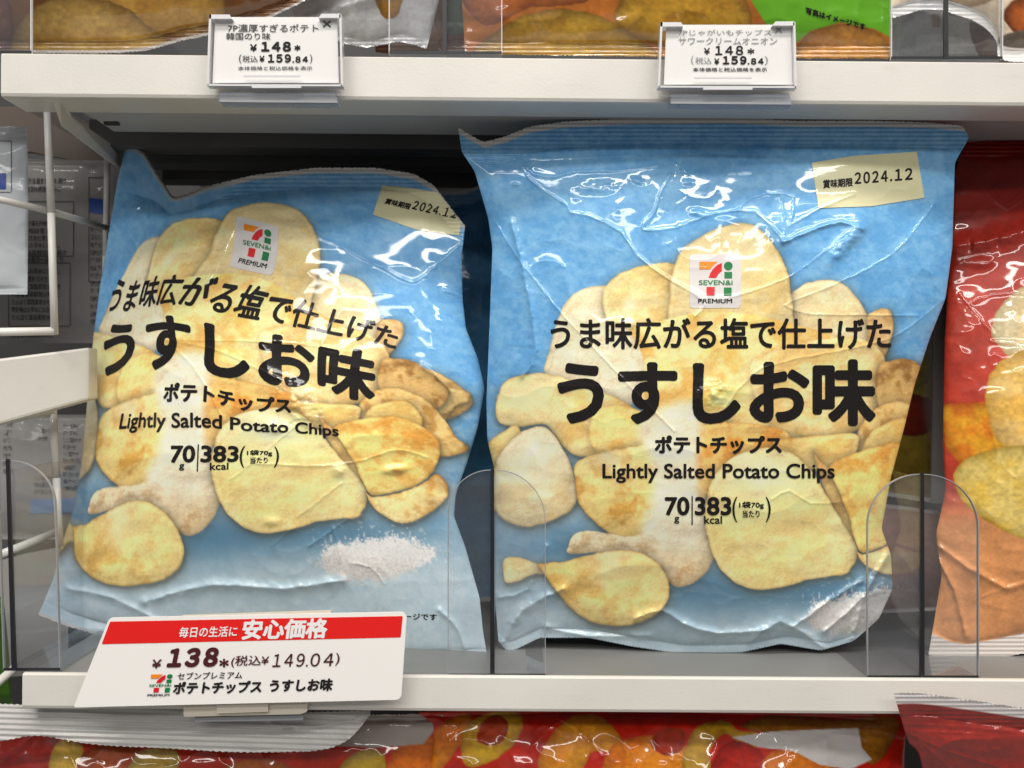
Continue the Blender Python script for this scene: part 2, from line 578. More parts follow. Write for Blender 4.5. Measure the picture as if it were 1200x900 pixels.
# ------------------------------------------------------------------ the print of the blue bags (art drawn in photo pixels of the flat right bag)
class Canvas:
    def __init__(self, x0, y0, x1, y1, k=2.0):
        self.x0, self.y0, self.k = x0, y0, k
        self.w, self.h = int((x1 - x0) * k), int((y1 - y0) * k)
        self.X, self.Y = np.meshgrid(x0 + np.arange(self.w) / k, y0 + np.arange(self.h) / k)
        self.c = np.zeros((self.h, self.w, 3))

    def win(self, P, pad):
        x0 = int(max(0, (P[:, 0].min() - pad - self.x0) * self.k)); x1 = int(min(self.w, (P[:, 0].max() + pad - self.x0) * self.k + 1))
        y0 = int(max(0, (P[:, 1].min() - pad - self.y0) * self.k)); y1 = int(min(self.h, (P[:, 1].max() + pad - self.y0) * self.k + 1))
        return slice(y0, y1), slice(x0, x1)

    def mix(self, sl, col, a):
        self.c[sl] = self.c[sl] * (1 - a[..., None]) + col * a[..., None]

    def chip(self, pts, light, dark, seed, grain=22.0, shade=0.25, cast=0.58, rim=0.8, tilt=(0, 0), pale=None, paleat=None, soft=0.7, toast=0.5, smooth=True):
        P = catmull(pts, True, 6) if smooth else np.asarray(pts, float)
        sl = self.win(P, 14)
        X, Y = self.X[sl], self.Y[sl]
        if X.size == 0:
            return
        wob = (fbm(X / 9, Y / 9, seed + 50, 2) - .5) * 2.2
        d = sdist(X, Y, P) + wob
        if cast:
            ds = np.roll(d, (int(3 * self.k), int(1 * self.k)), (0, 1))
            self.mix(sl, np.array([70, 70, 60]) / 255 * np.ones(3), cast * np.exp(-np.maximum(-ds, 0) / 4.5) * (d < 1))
        L, Dk = np.array(light) / 255, np.array(dark) / 255
        L = L * .72 + np.array([242, 230, 194]) / 255 * .28
        Dk = Dk * .88 + np.array([226, 186, 110]) / 255 * .12
        n = fbm(X / grain, Y / grain, seed, 5, 0.6)
        f = sstep(0.38, 0.68, n) * toast
        cx, cy = P.mean(0); ex = np.ptp(P[:, 0]) / 2 + 1; ey = np.ptp(P[:, 1]) / 2 + 1
        g = ((X - cx) / ex * tilt[0] + (Y - cy) / ey * tilt[1])
        f = np.clip(f + 0.45 * g, 0, 1)
        speck = sstep(0.60, 0.80, fbm(X / 3.2, Y / 3.2, seed + 9, 3))
        f = np.clip(f + 0.16 * speck * (0.2 + f), 0, 1)
        col = L * (1 - f[..., None]) + Dk * f[..., None]
        crk = 1 - np.abs(2 * fbm(X / 30, Y / 24, seed + 33, 3) - 1)
        col = col * (1 - .035 * sstep(.86, .98, crk))[..., None]
        bl = fbm(X / 8, Y / 7, seed + 5, 3); gy, gx = np.gradient(bl)
        fn = fbm(X / 2.4, Y / 2.2, seed + 6, 2); hy, hx = np.gradient(fn)
        col = col * (1 + np.clip((gx * .6 + gy) * .55, -.04, .04) + np.clip((hx + hy) * .06, -.02, .02))[..., None]
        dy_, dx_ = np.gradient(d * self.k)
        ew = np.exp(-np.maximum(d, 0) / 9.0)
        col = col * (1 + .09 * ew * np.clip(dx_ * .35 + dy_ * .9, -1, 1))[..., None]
        if pale is not None:
            (qx, qy, qr) = paleat
            pw = np.exp(-(((X - qx) ** 2 + (Y - qy) ** 2) / qr ** 2)) * (0.75 + 0.4 * (fbm(X / 12, Y / 12, seed + 3, 3) - .5) * 2)
            pw = np.clip(pw, 0, 1)
            col = col * (1 - pw[..., None]) + np.array(pale) / 255 * pw[..., None]
        # rim: thin toasted line with a pale lip inside it
        pore = sstep(.74, .86, vnoise(X / 1.5, Y / 1.4, seed + 88)) * sstep(.45, .6, fbm(X / 18, Y / 18, seed + 89, 2))
        col = col * (1 - .06 * pore)[..., None]
        e = np.exp(-np.maximum(d, 0) / 1.2)
        col = col * (1 - 0.42 * rim * e[..., None]) + np.array([150, 95, 35]) / 255 * (0.42 * rim * e[..., None])
        e2 = np.exp(-((d - 4.0) / 2.0) ** 2)
        col = col + 0.05 * rim * e2[..., None]
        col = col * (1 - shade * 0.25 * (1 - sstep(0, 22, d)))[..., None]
        fo = fbm(X / 46 + seed, Y / 30, seed + 44, 2)
        gy2, gx2 = np.gradient(fo)
        col = col * (1 + np.clip((gy2 + .5 * gx2) * 4.5, -.09, .09))[..., None]
        col = col * (0.96 + 0.08 * fbm(X / 1.6, Y / 1.6, seed + 77, 2))[..., None]
        lum = col @ np.array([.4, .45, .15])
        col = (col * .86 + lum[..., None] * .14 * np.array([1.03, 1.0, .92])) * np.array([1.075, 1.065, 1.02])
        self.mix(sl, np.clip(col, 0, 1), sstep(-soft, soft, d))

    def sample(self, x, y):
        u = np.clip((x - self.x0) * self.k, 0, self.w - 1.001); v = np.clip((y - self.y0) * self.k, 0, self.h - 1.001)
        i, j = u.astype(int), v.astype(int)
        a, b = (u - i)[..., None], (v - j)[..., None]
        c = self.c
        return (c[j, i] * (1 - a) + c[j, i + 1] * a) * (1 - b) + (c[j + 1, i] * (1 - a) + c[j + 1, i + 1] * a) * b


# matched points: art on the right bag -> where the photo shows it on the left bag
R2L = [((661, 391), (138.5, 348)), ((695, 391), (156, 348)), ((728, 391), (177, 343)), ((761, 391), (198, 341)), ((794, 391), (229, 343)), ((827, 391), (263, 350)),
       ((861, 391), (293, 356)), ((894, 391), (327, 363)), ((927, 391), (357, 369)), ((960, 391), (387, 377.7)), ((993, 391), (419.7, 384)), ((1026, 391), (450, 393)),
       ((683, 460), (141, 406)), ((752, 460), (193, 397)), ((825, 460), (253, 408)), ((900, 460), (324, 420)), ((985, 460), (402, 437)),
       ((778, 521), (201, 460)), ((820, 521), (243, 461)), ((862, 521), (286, 472)), ((905, 521), (331, 475)),
       ((706, 553), (141, 495)), ((783, 553), (206, 494)), ((978, 553), (397, 506)),
       ((794, 593), (215, 532)), ((834, 593), (256, 532)), ((881, 597), (305, 535)),
       ((808, 298), (277, 253)), ((868, 298), (327, 266)), ((868, 360), (319, 322)), ((808, 360), (268, 311)),
       ((951, 191), (448, 217)), ((959, 244), (437, 252)), ((1083, 232), (538, 276)),
       ((868, 262), (335, 241)), ((730, 320), (205, 262)), ((660, 365), (150, 315)), ((1035, 361), (465, 375)),
       ((730, 632), (152, 573)), ((675, 592), (110, 541)), ((666, 643), (104, 596)), ((685, 622), (119, 573)), ((838, 645), (259, 580)), ((795, 688), (222, 628)),
       ((785, 690), (213, 631)), ((715, 733), (171, 684)), ((590, 668), (67, 624)), ((645, 682), (88, 650)), ((885, 691), (308, 625)), ((1000, 665), (427, 599)), ((1004, 640), (428, 571))]
to_left = TPS([a for a, b in R2L], [b for a, b in R2L], 2e-3)
to_art = TPS([b for a, b in R2L], [a for a, b in R2L], 2e-3)


def left_pts(pts):
    P = np.asarray(pts, float)
    x, y = to_art(P[:, 0], P[:, 1])
    return np.stack([x, y], 1)


def paint_blue():
    cv = Canvas(440, 90, 1290, 860)
    X, Y = cv.X, cv.Y
    n1 = .45 * fbm(X / 34, Y / 26, 3, 5, 0.62) + .55 * fbm(X / 11, Y / 8, 4, 4, .6)
    n2 = fbm(X / 3.0, Y / 2.4, 8, 3)
    f = np.clip(.22 + sstep(0.32, 0.68, n1) * 0.45 + (n2 - .5) * 0.42, 0, 1)[..., None]
    top = np.array([84, 152, 210]) / 255 * (1 - f) + np.array([144, 196, 232]) / 255 * f
    low = np.array([172, 196, 209]) / 255 * (1 - f) + np.array([204, 217, 224]) / 255 * f
    g = sstep(420, 735, Y + (n1 - .5) * 120)[..., None]
    cv.c[:] = top * (1 - g) + low * g
    # deep blue pool printed under the heap of chips
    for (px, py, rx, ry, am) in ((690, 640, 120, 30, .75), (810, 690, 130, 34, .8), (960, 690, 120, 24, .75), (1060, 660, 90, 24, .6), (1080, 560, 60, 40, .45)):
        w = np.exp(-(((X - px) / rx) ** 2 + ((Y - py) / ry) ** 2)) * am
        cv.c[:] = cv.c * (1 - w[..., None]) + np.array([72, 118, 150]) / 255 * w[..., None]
    PALE = (228, 220, 204)
    Y1, Y2 = (238, 208, 124), (214, 158, 62)
    # back row
    cv.chip([(640, 440), (644, 410), (655, 372), (668, 348), (690, 337), (715, 336), (745, 350), (770, 400), (740, 450), (680, 470)], (226, 216, 196), (214, 190, 140), 11, toast=.35, cast=.1)
    cv.chip([(706, 352), (710, 335), (728, 320), (757, 311), (782, 308), (805, 318), (812, 350), (800, 380), (770, 395), (730, 392), (712, 378)], (226, 204, 140), (206, 164, 80), 12, tilt=(.4, .1), pale=(236, 226, 196), paleat=(738, 357, 9))
    cv.chip([(922, 372), (926, 346), (945, 332), (970, 328), (990, 334), (1005, 350), (1016, 368), (1030, 392), (1038, 425), (1036, 455), (1020, 490), (960, 520), (920, 470)], (222, 204, 166), (218, 176, 104), 13, tilt=(.1, .7), toast=.4)
    cv.chip([(1016, 374), (1024, 365), (1036, 361), (1045, 368), (1047, 385), (1043, 402), (1034, 420), (1020, 420)], (208, 164, 104), (170, 112, 52), 14)
    cv.chip([(785, 345), (789, 315), (800, 292), (825, 275), (850, 265), (868, 262), (888, 267), (904, 283), (917, 305), (925, 330), (930, 370), (930, 420), (870, 440), (790, 400)], (212, 194, 142), (214, 172, 84), 15, tilt=(0, .6), toast=.45, pale=(205, 190, 148), paleat=(850, 290, 50))
    # heap behind the big title
    cv.chip([(730, 400), (790, 372), (860, 366), (930, 380), (990, 400), (1030, 440), (1022, 490), (980, 512), (900, 520), (830, 515), (760, 490)], (240, 212, 134), (222, 160, 62), 16, grain=34, toast=.7, cast=.12, rim=.25)
    cv.chip([(640, 470), (646, 430), (660, 390), (700, 376), (740, 392), (755, 440), (720, 490)], PALE, (216, 190, 146), 17, toast=.3, rim=.2, cast=.1)
    cv.chip([(880, 425), (915, 408), (960, 398), (1005, 396), (1034, 415), (1036, 455), (1022, 488), (1003, 504), (970, 512), (920, 505), (890, 480)], (236, 206, 138), (216, 160, 74), 18, toast=.5, rim=.35, cast=.25)
    cv.chip([(1030, 440), (1042, 425), (1075, 428), (1110, 440), (1140, 470), (1120, 500), (1070, 530), (1040, 500)], (206, 156, 76), (160, 106, 40), 19, toast=.8)
    cv.chip(left_pts([(500, 458), (530, 455), (549, 461), (549, 470), (532, 477), (515, 500), (500, 490)]), (206, 166, 88), (140, 92, 34), 20, toast=.9)
    cv.chip(left_pts([(446, 424), (462, 420), (482, 423), (500, 433), (515, 446), (526, 462), (510, 480), (470, 480), (445, 460)]), (196, 144, 66), (140, 88, 32), 21, toast=.9)
    cv.chip(left_pts([(420, 480), (428, 465), (445, 456), (470, 456), (498, 468), (518, 488), (534, 512), (549, 524), (535, 533), (500, 532), (465, 505), (428, 500)]), (224, 176, 92), (180, 122, 46), 22, toast=.75, grain=16)
    cv.chip([(1012, 520), (1030, 500), (1062, 490), (1080, 520), (1060, 560), (1030, 575), (1005, 560)], (232, 192, 96), (206, 150, 60), 23)
    # left group
    cv.chip([(582, 470), (590, 450), (606, 441), (640, 438), (690, 452), (740, 476), (776, 500), (770, 520), (740, 528), (690, 535), (665, 528), (640, 498), (612, 500), (585, 495)], (234, 210, 142), (220, 162, 70), 24, tilt=(.6, .3), pale=(226, 214, 170), paleat=(615, 465, 40), toast=.55)
    cv.chip([(690, 505), (700, 480), (735, 476), (776, 500), (768, 520), (735, 528), (700, 530)], (238, 204, 112), (224, 156, 60), 25, rim=.6, toast=.6, cast=.3)
    cv.chip([(560, 545), (572, 520), (590, 505), (604, 498), (612, 510), (604, 530), (585, 560)], (226, 200, 122), (206, 160, 80), 26)
    cv.chip([(578, 555), (590, 525), (612, 506), (636, 500), (655, 518), (670, 548), (676, 575), (672, 594), (655, 606), (622, 617), (596, 612), (580, 596)], (222, 208, 172), (204, 168, 98), 27, tilt=(0, .7), toast=.4, pale=(230, 222, 206), paleat=(628, 530, 42))
    cv.chip([(674, 560), (676, 542), (705, 530), (760, 519), (806, 497), (850, 490), (850, 540), (820, 580), (790, 610), (762, 626), (735, 633), (705, 618), (680, 592)], (234, 198, 106), (196, 142, 54), 28, tilt=(0, .45), toast=.9, grain=26, pale=(232, 218, 180), paleat=(715, 536, 30))
    # centre
    cv.chip([(800, 515), (815, 500), (860, 495), (920, 505), (930, 530), (880, 550), (840, 570), (812, 600), (796, 590)], (234, 176, 76), (216, 130, 36), 29, toast=.9, cast=.3)
    cv.chip([(905, 520), (935, 513), (975, 509), (1003, 509), (1005, 525), (995, 546), (975, 553), (945, 548)], (238, 202, 112), (216, 150, 58), 30, tilt=(-.5, -.2), toast=.5, rim=.8)
    cv.chip([(668, 648), (666, 640), (672, 628), (686, 622), (712, 625), (745, 628), (775, 612), (795, 590), (812, 575), (826, 600), (836, 630), (838, 648), (830, 666), (815, 681), (796, 688), (780, 680), (764, 664), (740, 650), (700, 648)], (228, 212, 184), (168, 112, 54), 32, grain=14, tilt=(.1, .8), toast=.4, pale=(228, 220, 208), paleat=(790, 592, 44), rim=.4, cast=.25)
    cv.chip([(748, 500), (775, 478), (815, 470), (822, 500), (818, 545), (822, 590), (828, 622), (806, 646), (776, 640), (752, 622), (762, 590), (765, 550)], (230, 222, 210), (222, 206, 180), 31, toast=.25, rim=0, shade=0, cast=0, soft=9)
    cv.chip([(953, 530), (962, 540), (985, 555), (1035, 568), (1044, 600), (1020, 620), (1003, 642), (990, 625), (970, 585)], (238, 192, 96), (182, 116, 66), 33, toast=.5, tilt=(.1, -.6))
    cv.chip([(826, 600), (836, 560), (858, 536), (890, 525), (920, 528), (942, 542), (958, 562), (980, 600), (1000, 632), (1005, 650), (992, 672), (965, 676), (938, 682), (908, 690), (884, 691), (858, 680), (840, 660), (830, 630)], (238, 220, 148), (216, 172, 82), 34, grain=40, toast=.36, pale=(230, 222, 188), paleat=(880, 550, 46))
    cv.chip(left_pts([(392, 500), (430, 490), (466, 488), (490, 497), (506, 508), (515, 520), (514, 536), (507, 552), (492, 567), (462, 577), (438, 580), (428, 570), (418, 548), (402, 520)]), (244, 208, 100), (210, 138, 44), 35, grain=26, tilt=(.3, -.6), toast=.7, rim=.8)
    cv.chip(left_pts([(429, 578), (440, 583), (470, 577), (498, 565), (512, 556), (523, 566), (524, 580), (512, 594), (495, 606), (474, 613), (455, 608), (438, 594)]), (240, 214, 140), (200, 130, 50), 36, tilt=(.2, -.7), toast=.6)
    # front chip with its little tail
    cv.chip([(590, 657), (606, 653), (628, 660), (648, 664), (640, 672), (622, 674), (606, 682), (592, 681)], (236, 216, 158), (206, 156, 76), 37)
    cv.chip([(630, 661), (660, 658), (690, 650), (725, 645), (755, 650), (774, 664), (784, 684), (783, 702), (772, 717), (748, 730), (718, 733), (690, 727), (664, 707), (648, 688), (638, 672)], (232, 202, 116), (196, 146, 58), 38, grain=30, tilt=(-.5, -.1), toast=.6, pale=(234, 216, 172), paleat=(712, 654, 26))
    # heap of salt
    sp = left_pts([(372, 655), (385, 640), (410, 634), (440, 628), (470, 628), (495, 636), (512, 648), (500, 662), (475, 674), (440, 682), (405, 680), (380, 672)])
    P = catmull(sp, True, 6)
    sl = cv.win(P, 26)
    X, Y = X[sl], Y[sl]
    d = sdist(X, Y, P)
    gr = .5 * vnoise(X / 1.8, Y / 1.6, 91) + .5 * vnoise(X / 5, Y / 4, 93)
    a = sstep(-3, 6, d + (gr - .5) * 15) * (0.85 + 0.15 * gr)
    a = np.maximum(a, sstep(.80, .92, vnoise(X / 3.2, Y / 2.8, 95)) * np.exp(-np.maximum(-d, 0) / 12) * .9)
    col = np.array([240, 235, 231]) / 255 + (vnoise(X / 1.7, Y / 1.7, 92)[..., None] - .5) * .13 - .10 * sstep(-6, 14, (Y - P[:, 1].mean()))[..., None]
    cv.mix(sl, np.clip(col, 0, 1), np.clip(a, 0, 1))
    cv.c[:] = np.clip(cv.c * 1.05, 0, .955)
    return cv


# ------------------------------------------------------------------ pillow bags
def polyline(pts, t):
    P = np.asarray(pts, float)
    L = np.concatenate([[0], np.cumsum(np.hypot(*np.diff(P, axis=0).T))])
    L /= L[-1]
    return np.stack([np.interp(t, L, P[:, 0]), np.interp(t, L, P[:, 1])], -1)


def kinked(pts, r=4):
    """outline that keeps its kinks: straight runs, corners only slightly eased"""
    P = np.asarray(pts, float)
    L = np.concatenate([[0], np.cumsum(np.hypot(*np.diff(P, axis=0).T))])
    t = np.linspace(0, L[-1], int(L[-1] / 1.5) + 2)
    q = np.stack([np.interp(t, L, P[:, 0]), np.interp(t, L, P[:, 1])], 1)
    e = np.concatenate([2 * q[:1] - q[r:0:-1], q, 2 * q[-1:] - q[-2:-r - 2:-1]])
    k = np.hanning(2 * r + 3)[1:-1]; k /= k.sum()
    return np.stack([np.convolve(e[:, i], k, 'valid') for i in (0, 1)], 1)


class Bag:
    """pillow bag: outline in photo pixels at its own depth, bulging front and back film, flat crimped seals"""
    def __init__(self, T, B, L, R, ymid, bulge, step=1.0, seal=(0.045, 0.045), saw=(1.7, 5.0), creases=(), humps=(), crumple=0.5, seed=1, edge_pow=0.55, extra=None, wrinkle=1.0, cr_k=0.62, fold=0.0, crimp=True, sharp=False):
        self.T, self.B, self.L, self.R = (kinked(q) if sharp else catmull(q, False, 10) for q in (T, B, L, R))
        self.saw = saw
        w = np.ptp(self.T[:, 0]); h = np.ptp(self.L[:, 1])
        nu, nv = int(w / step), int(h / step)
        self.U, self.V = np.meshgrid(np.linspace(0, 1, nu + 1), np.linspace(0, 1, nv + 1))
        U, V = self.U, self.V
        self.PX, self.PY = self.warp(U, V)
        X, Y = self.PX, self.PY
        su = np.clip(np.sin(np.pi * np.clip(U, 0, 1)), 0, 1) ** edge_pow
        vv = np.clip((V - seal[0]) / (1 - seal[0] - seal[1]), 0, 1)
        sv = np.clip(np.sin(np.pi * vv), 0, 1) ** 0.62
        self.prof = su * sv
        self.ymid = ymid(U, V)
        n = lambda sx, sy, k, o=3: fbm(X / sx, Y / sy, seed * 31 + k, o) - .5
        body = sstep(0, .10, vv) * sstep(0, .10, 1 - vv)
        dz = np.zeros_like(X)                                # metres towards the viewer
        # slack folds of the film: broad dents, ridged facets, pleats running off the seals and the sides
        dz += crumple * 0.0050 * n(150, 120, 1, 2) * body
        rid = 1 - np.abs(2 * fbm(X / 88, Y / 70, seed * 31 + 2, 2) - 1)
        dz += crumple * 0.0030 * (rid ** 2 - .5) * body
        rid2 = 1 - np.abs(2 * fbm(X / 34 + 5, Y / 30, seed * 31 + 3, 2) - 1)
        dz += crumple * 0.0007 * (rid2 ** 3) * body
        dz += wrinkle * 0.0022 * n(22, 120, 5, 2) * (np.exp(-np.abs(V - seal[0]) / .07) + np.exp(-np.abs(1 - V - seal[1]) / .08)) * (V > seal[0]) * (V < 1 - seal[1])
        dz += wrinkle * 0.0022 * n(120, 20, 6, 2) * (np.exp(-U / .06) + np.exp(-(1 - U) / .06)) * sstep(0, .03, U) * sstep(0, .03, 1 - U)
        # crimp lines of the seals
        hh = h
        cr = np.sin(Y * 2 * np.pi / 5.0) * 0.00022
        dz += cr * ((V < seal[0]) | ((V > 1 - seal[1]) & crimp))
        for c in creases:
            pts, hgt, wid = c
            if wid < 3:
                hgt, wid = hgt * cr_k * .55, wid * cr_k * 1.1
            P = catmull(pts, False, 2) if len(pts) > 2 else np.asarray(pts, float)
            x0, x1, y0, y1 = P[:, 0].min() - 60, P[:, 0].max() + 60, P[:, 1].min() - 60, P[:, 1].max() + 60
            m = (X > x0) & (X < x1) & (Y > y0) & (Y < y1)
            xs, ys = X[m], Y[m]
            wv = (fbm(xs / 7, ys / 7, seed + 40, 2) - .5) * 1.8
            d = seg_dist(xs + wv, ys + wv * .6, P, False)
            am = hgt * (0.55 + 0.9 * fbm(xs / 11, ys / 11, seed + 41, 2))
            dz[m] += am * np.exp(-np.abs(d / wid) ** 1.5)
            dz[m] += fold * .0011 * np.exp(-d / 14) * min(1.6, hgt / .00027)
        for (hx, hy, rx, ry, ang, hgt) in humps:
            ca, sa = math.cos(ang), math.sin(ang)
            a = ((X - hx) * ca + (Y - hy) * sa) / rx; b = (-(X - hx) * sa + (Y - hy) * ca) / ry
            m = np.exp(-(a * a + b * b))
            dz += hgt * m * (1 + .8 * (fbm(X / 9, Y / 7, seed + 60, 2) - .5))
        if extra is not None:
            dz += extra(X, Y, U, V)
        self.dz = dz
        self.y = self.ymid - bulge * self.prof - dz
        k = S * (D + self.y) / D
        self.pos = np.stack([(X - 600) * k, self.y, (450 - Y) * k], -1)
        du = np.gradient(self.pos, axis=1); dv = np.gradient(self.pos, axis=0)
        nn = np.cross(du, dv)
        nn /= np.linalg.norm(nn, axis=-1, keepdims=True) + 1e-12
        nn *= -np.sign((nn[..., 1:2]).mean())
        self.nrm = nn
        self.bulge = bulge
        self.h_px = hh

    def warp(self, u, v):
        T, B = polyline(self.T, u), polyline(self.B, u)
        L, R = polyline(self.L, v), polyline(self.R, v)
        a, per = self.saw
        T = T.copy(); B = B.copy()
        wid = np.ptp(self.T[:, 0])
        z = np.abs(((u * wid / per) % 1.0) - .5) * 2 * a
        T[..., 1] += z * np.exp(-v / .012); B[..., 1] -= z * np.exp(-(1 - v) / .012)
        u_, v_ = u[..., None], v[..., None]
        c00, c10, c01, c11 = self.T[0], self.T[-1], self.B[0], self.B[-1]
        q = (1 - v_) * T + v_ * B + (1 - u_) * L + u_ * R - ((1 - u_) * (1 - v_) * c00 + u_ * (1 - v_) * c10 + (1 - u_) * v_ * c01 + u_ * v_ * c11)
        return q[..., 0], q[..., 1]

    def film(self, name, color, parent, material):
        nv, nu = self.U.shape
        st = 4
        idx = np.arange(nv * nu).reshape(nv, nu)
        q = np.stack([idx[:-1, :-1], idx[1:, :-1], idx[1:, 1:], idx[:-1, 1:]], -1).reshape(-1, 4)
        V = [self.pos.reshape(-1, 3)]
        C = [lin(np.clip(color, 0, 1)).reshape(-1, 3)]
        # back film, coarser, pushed away from the viewer
        iv = np.unique(np.r_[np.arange(0, nv, st), nv - 1]); iu = np.unique(np.r_[np.arange(0, nu, st), nu - 1])
        g = np.ix_(iv, iu)
        X, Y = self.PX[g], self.PY[g]
        y = self.ymid[g] + self.bulge * 0.8 * self.prof[g] + 0.0003
        k = S * (D + y) / D
        b = np.stack([(X - 600) * k, y, (450 - Y) * k], -1)
        b[0], b[-1] = self.pos[g][0], self.pos[g][-1]
        b[:, 0], b[:, -1] = self.pos[g][:, 0], self.pos[g][:, -1]
        o = nv * nu
        bi = (np.arange(len(iv) * len(iu)) + o).reshape(len(iv), len(iu))
        q2 = np.stack([bi[:-1, :-1], bi[:-1, 1:], bi[1:, 1:], bi[1:, :-1]], -1).reshape(-1, 4)
        V.append(b.reshape(-1, 3)); C.append(lin(np.clip(color[g], 0, 1)).reshape(-1, 3))
        me = mesh_np(name, np.concatenate(V), np.concatenate([q, q2]))
        col = np.concatenate(C)
        at_ = me.color_attributes.new('ink', 'FLOAT_COLOR', 'POINT')
        at_.data.foreach_set('color', np.concatenate([col, np.ones((len(col), 1))], 1).astype(np.float32).ravel())
        return link(name, me, material, parent)

    def lookup(self, x, y):
        u = np.clip((x - self.PX.min()) / np.ptp(self.PX), 0.02, .98); v = np.clip((y - self.PY.min()) / np.ptp(self.PY), 0.02, .98)
        sv = self.saw; self.saw = (0, sv[1])
        for _ in range(14):
            fx, fy = self.warp(u, v)
            e = 1e-4
            ax, ay = self.warp(u + e, v); bx, by = self.warp(u, v + e)
            a, c = (ax - fx) / e, (ay - fy) / e
            b, d = (bx - fx) / e, (by - fy) / e
            det = a * d - b * c
            det = np.where(np.abs(det) < 1e-3, 1e-3, det)
            rx, ry = x - fx, y - fy
            u = np.clip(u + np.clip((d * rx - b * ry) / det, -.2, .2), 0.002, .998)
            v = np.clip(v + np.clip((a * ry - c * rx) / det, -.2, .2), 0.002, .998)
        self.saw = sv
        return u, v

    def grid(self, A, u, v):
        nv, nu = self.U.shape
        i = np.clip(u * (nu - 1), 0, nu - 1.001); j = np.clip(v * (nv - 1), 0, nv - 1.001)
        ii, jj = i.astype(int), j.astype(int)
        a, b = (i - ii)[:, None], (j - jj)[:, None]
        return (A[jj, ii] * (1 - a) + A[jj, ii + 1] * a) * (1 - b) + (A[jj + 1, ii] * (1 - a) + A[jj + 1, ii + 1] * a) * b

    def decal(self, name, T, material, parent, lift=0.00022, to=None):
        """print lying on the front film"""
        P, f = weld(T)
        x, y = (P[:, 0], P[:, 1]) if to is None else to(P[:, 0], P[:, 1])
        u, v = self.lookup(x, y)
        pos = self.grid(self.pos, u, v); nr = self.grid(self.nrm, u, v)
        me = mesh_np(name, pos + nr * lift, f)
        me.normals_split_custom_set_from_vertices([tuple(n) for n in nr / np.linalg.norm(nr, axis=1, keepdims=True)])
        return link(name, me, material, parent)


def brand_parts(x0, y0, x1, y1):
    """the striped seven and the dotted i on its white tile, as triangles per colour, in the tile's pixel box"""
    w, h = x1 - x0, y1 - y0
    p = lambda u, v: (x0 + u * w, y0 + v * h)
    tile = rounded([p(0, 0), p(1, 0), p(1, 1), p(0, 1)], [4] * 4, 4)
    orange = poly_tris([p(.19, .14), p(.55, .14), p(.47, .20), p(.41, .28), p(.19, .28)], .25)
    arc = [p(.63, .16), p(.63, .31), p(.56, .37), p(.52, .44), p(.37, .44), p(.40, .36), p(.46, .27), p(.54, .20)]
    red = np.concatenate([poly_tris(arc, .25), poly_tris([p(.33, .61), p(.49, .61), p(.49, .77), p(.33, .77)], .25)])
    dot = [p(.755 + .085 * math.cos(t), .22 + .08 * math.sin(t)) for t in np.linspace(0, 2 * math.pi, 24, endpoint=False)]
    green = [poly_tris(dot, .25), poly_tris([p(.68, .33), p(.83, .33), p(.83, .45), p(.68, .45)], .25), poly_tris([p(.67, .62), p(.82, .62), p(.82, .78), p(.67, .78)], .25)]
    green.append(text_tris('SEVEN&i', *(p(.18, .5)[0], p(.84, .5)[0]), p(0, .53)[1], .095 * h, .18 * w / 60, .2))
    black = text_tris('PREMIUM', p(.17, 0)[0], p(.83, 0)[0], p(0, .87)[1], .085 * h, .18 * w / 60, .2)
    return tile, orange, red, np.concatenate(green), black


TITLE = dict(
    line=text_tris('うま味広がる塩で仕上げた', 645, 1044, 391, 37, 0.85, .5),
    big=text_tris('うすしお味', 653, 1026, 460, 78, 3.0, .6),
    kana=text_tris('ポテトチップス', 767, 916, 521, 22, 0.95, .4),
    latin=text_tris('Lightly Salted Potato Chips', 706, 978, 554.5, 23, 0.55, .4),
    g70=text_tris('70', 779, 808, 593, 22, 0.9, .4), kcal=text_tris('383', 814, 857, 593, 22, 0.9, .4),
    g=text_tris('g', 790, 796, 609.5, 8, 0.25, .3), k=text_tris('kcal', 825, 846, 609, 9.5, 0.25, .3),
    bar=poly_tris([(810.3, 581), (811.7, 581), (811.7, 615), (810.3, 615)], .3),
    par=np.concatenate([text_tris('(', 858, 864, 597, 30, 0.1, .35), text_tris(')', 897, 903, 597, 30, 0.1, .35)]),
    s1=text_tris('1袋70g', 866, 895, 592, 9, 0.25, .3), s2=text_tris('当たり', 870, 890, 602, 9, 0.2, .3))


def finish_blue(bag, root, to):
    bag.decal('lettering', np.concatenate(list(TITLE.values())), M['ink'], root, 0.00022, to)
    tile, o, r, g, b = brand_parts(808, 298, 868, 361)
    t = bag.decal('brand_mark', poly_tris(tile, .6), M['patch'], root, 0.00016, to)
    bag.decal('orange_stripe', o, M['orange'], t, 0.0003, to)
    bag.decal('red_stripe', r, M['brandred'], t, 0.0003, to)
    bag.decal('green_stripe', g, M['green'], t, 0.0003, to)
    bag.decal('lettering', b, M['ink'], t, 0.0003, to)
    lab = bag.decal('date_label', poly_tris([(951, 191), (1000, 183), (1074, 178), (1083, 232), (1020, 242), (959, 244)], .8), M['label'], root, 0.00025, to)
    sl = -0.075
    tx = [text_tris('賞味期限', 964, 999, 215, 10.5, .35, .3, 0, sl), text_tris('２０２４', 1001, 1040, 208, 14, .5, .35, 0, sl, .62), poly_tris([(1042.5, 210.2), (1045, 210), (1045, 212.4), (1042.5, 212.6)], .3), text_tris('１２', 1048, 1069, 204.6, 14, .5, .35, 0, sl, .62)]
    bag.decal('lettering', np.concatenate(tx), M['ink'], lab, 0.0004, to)


art = paint_blue()

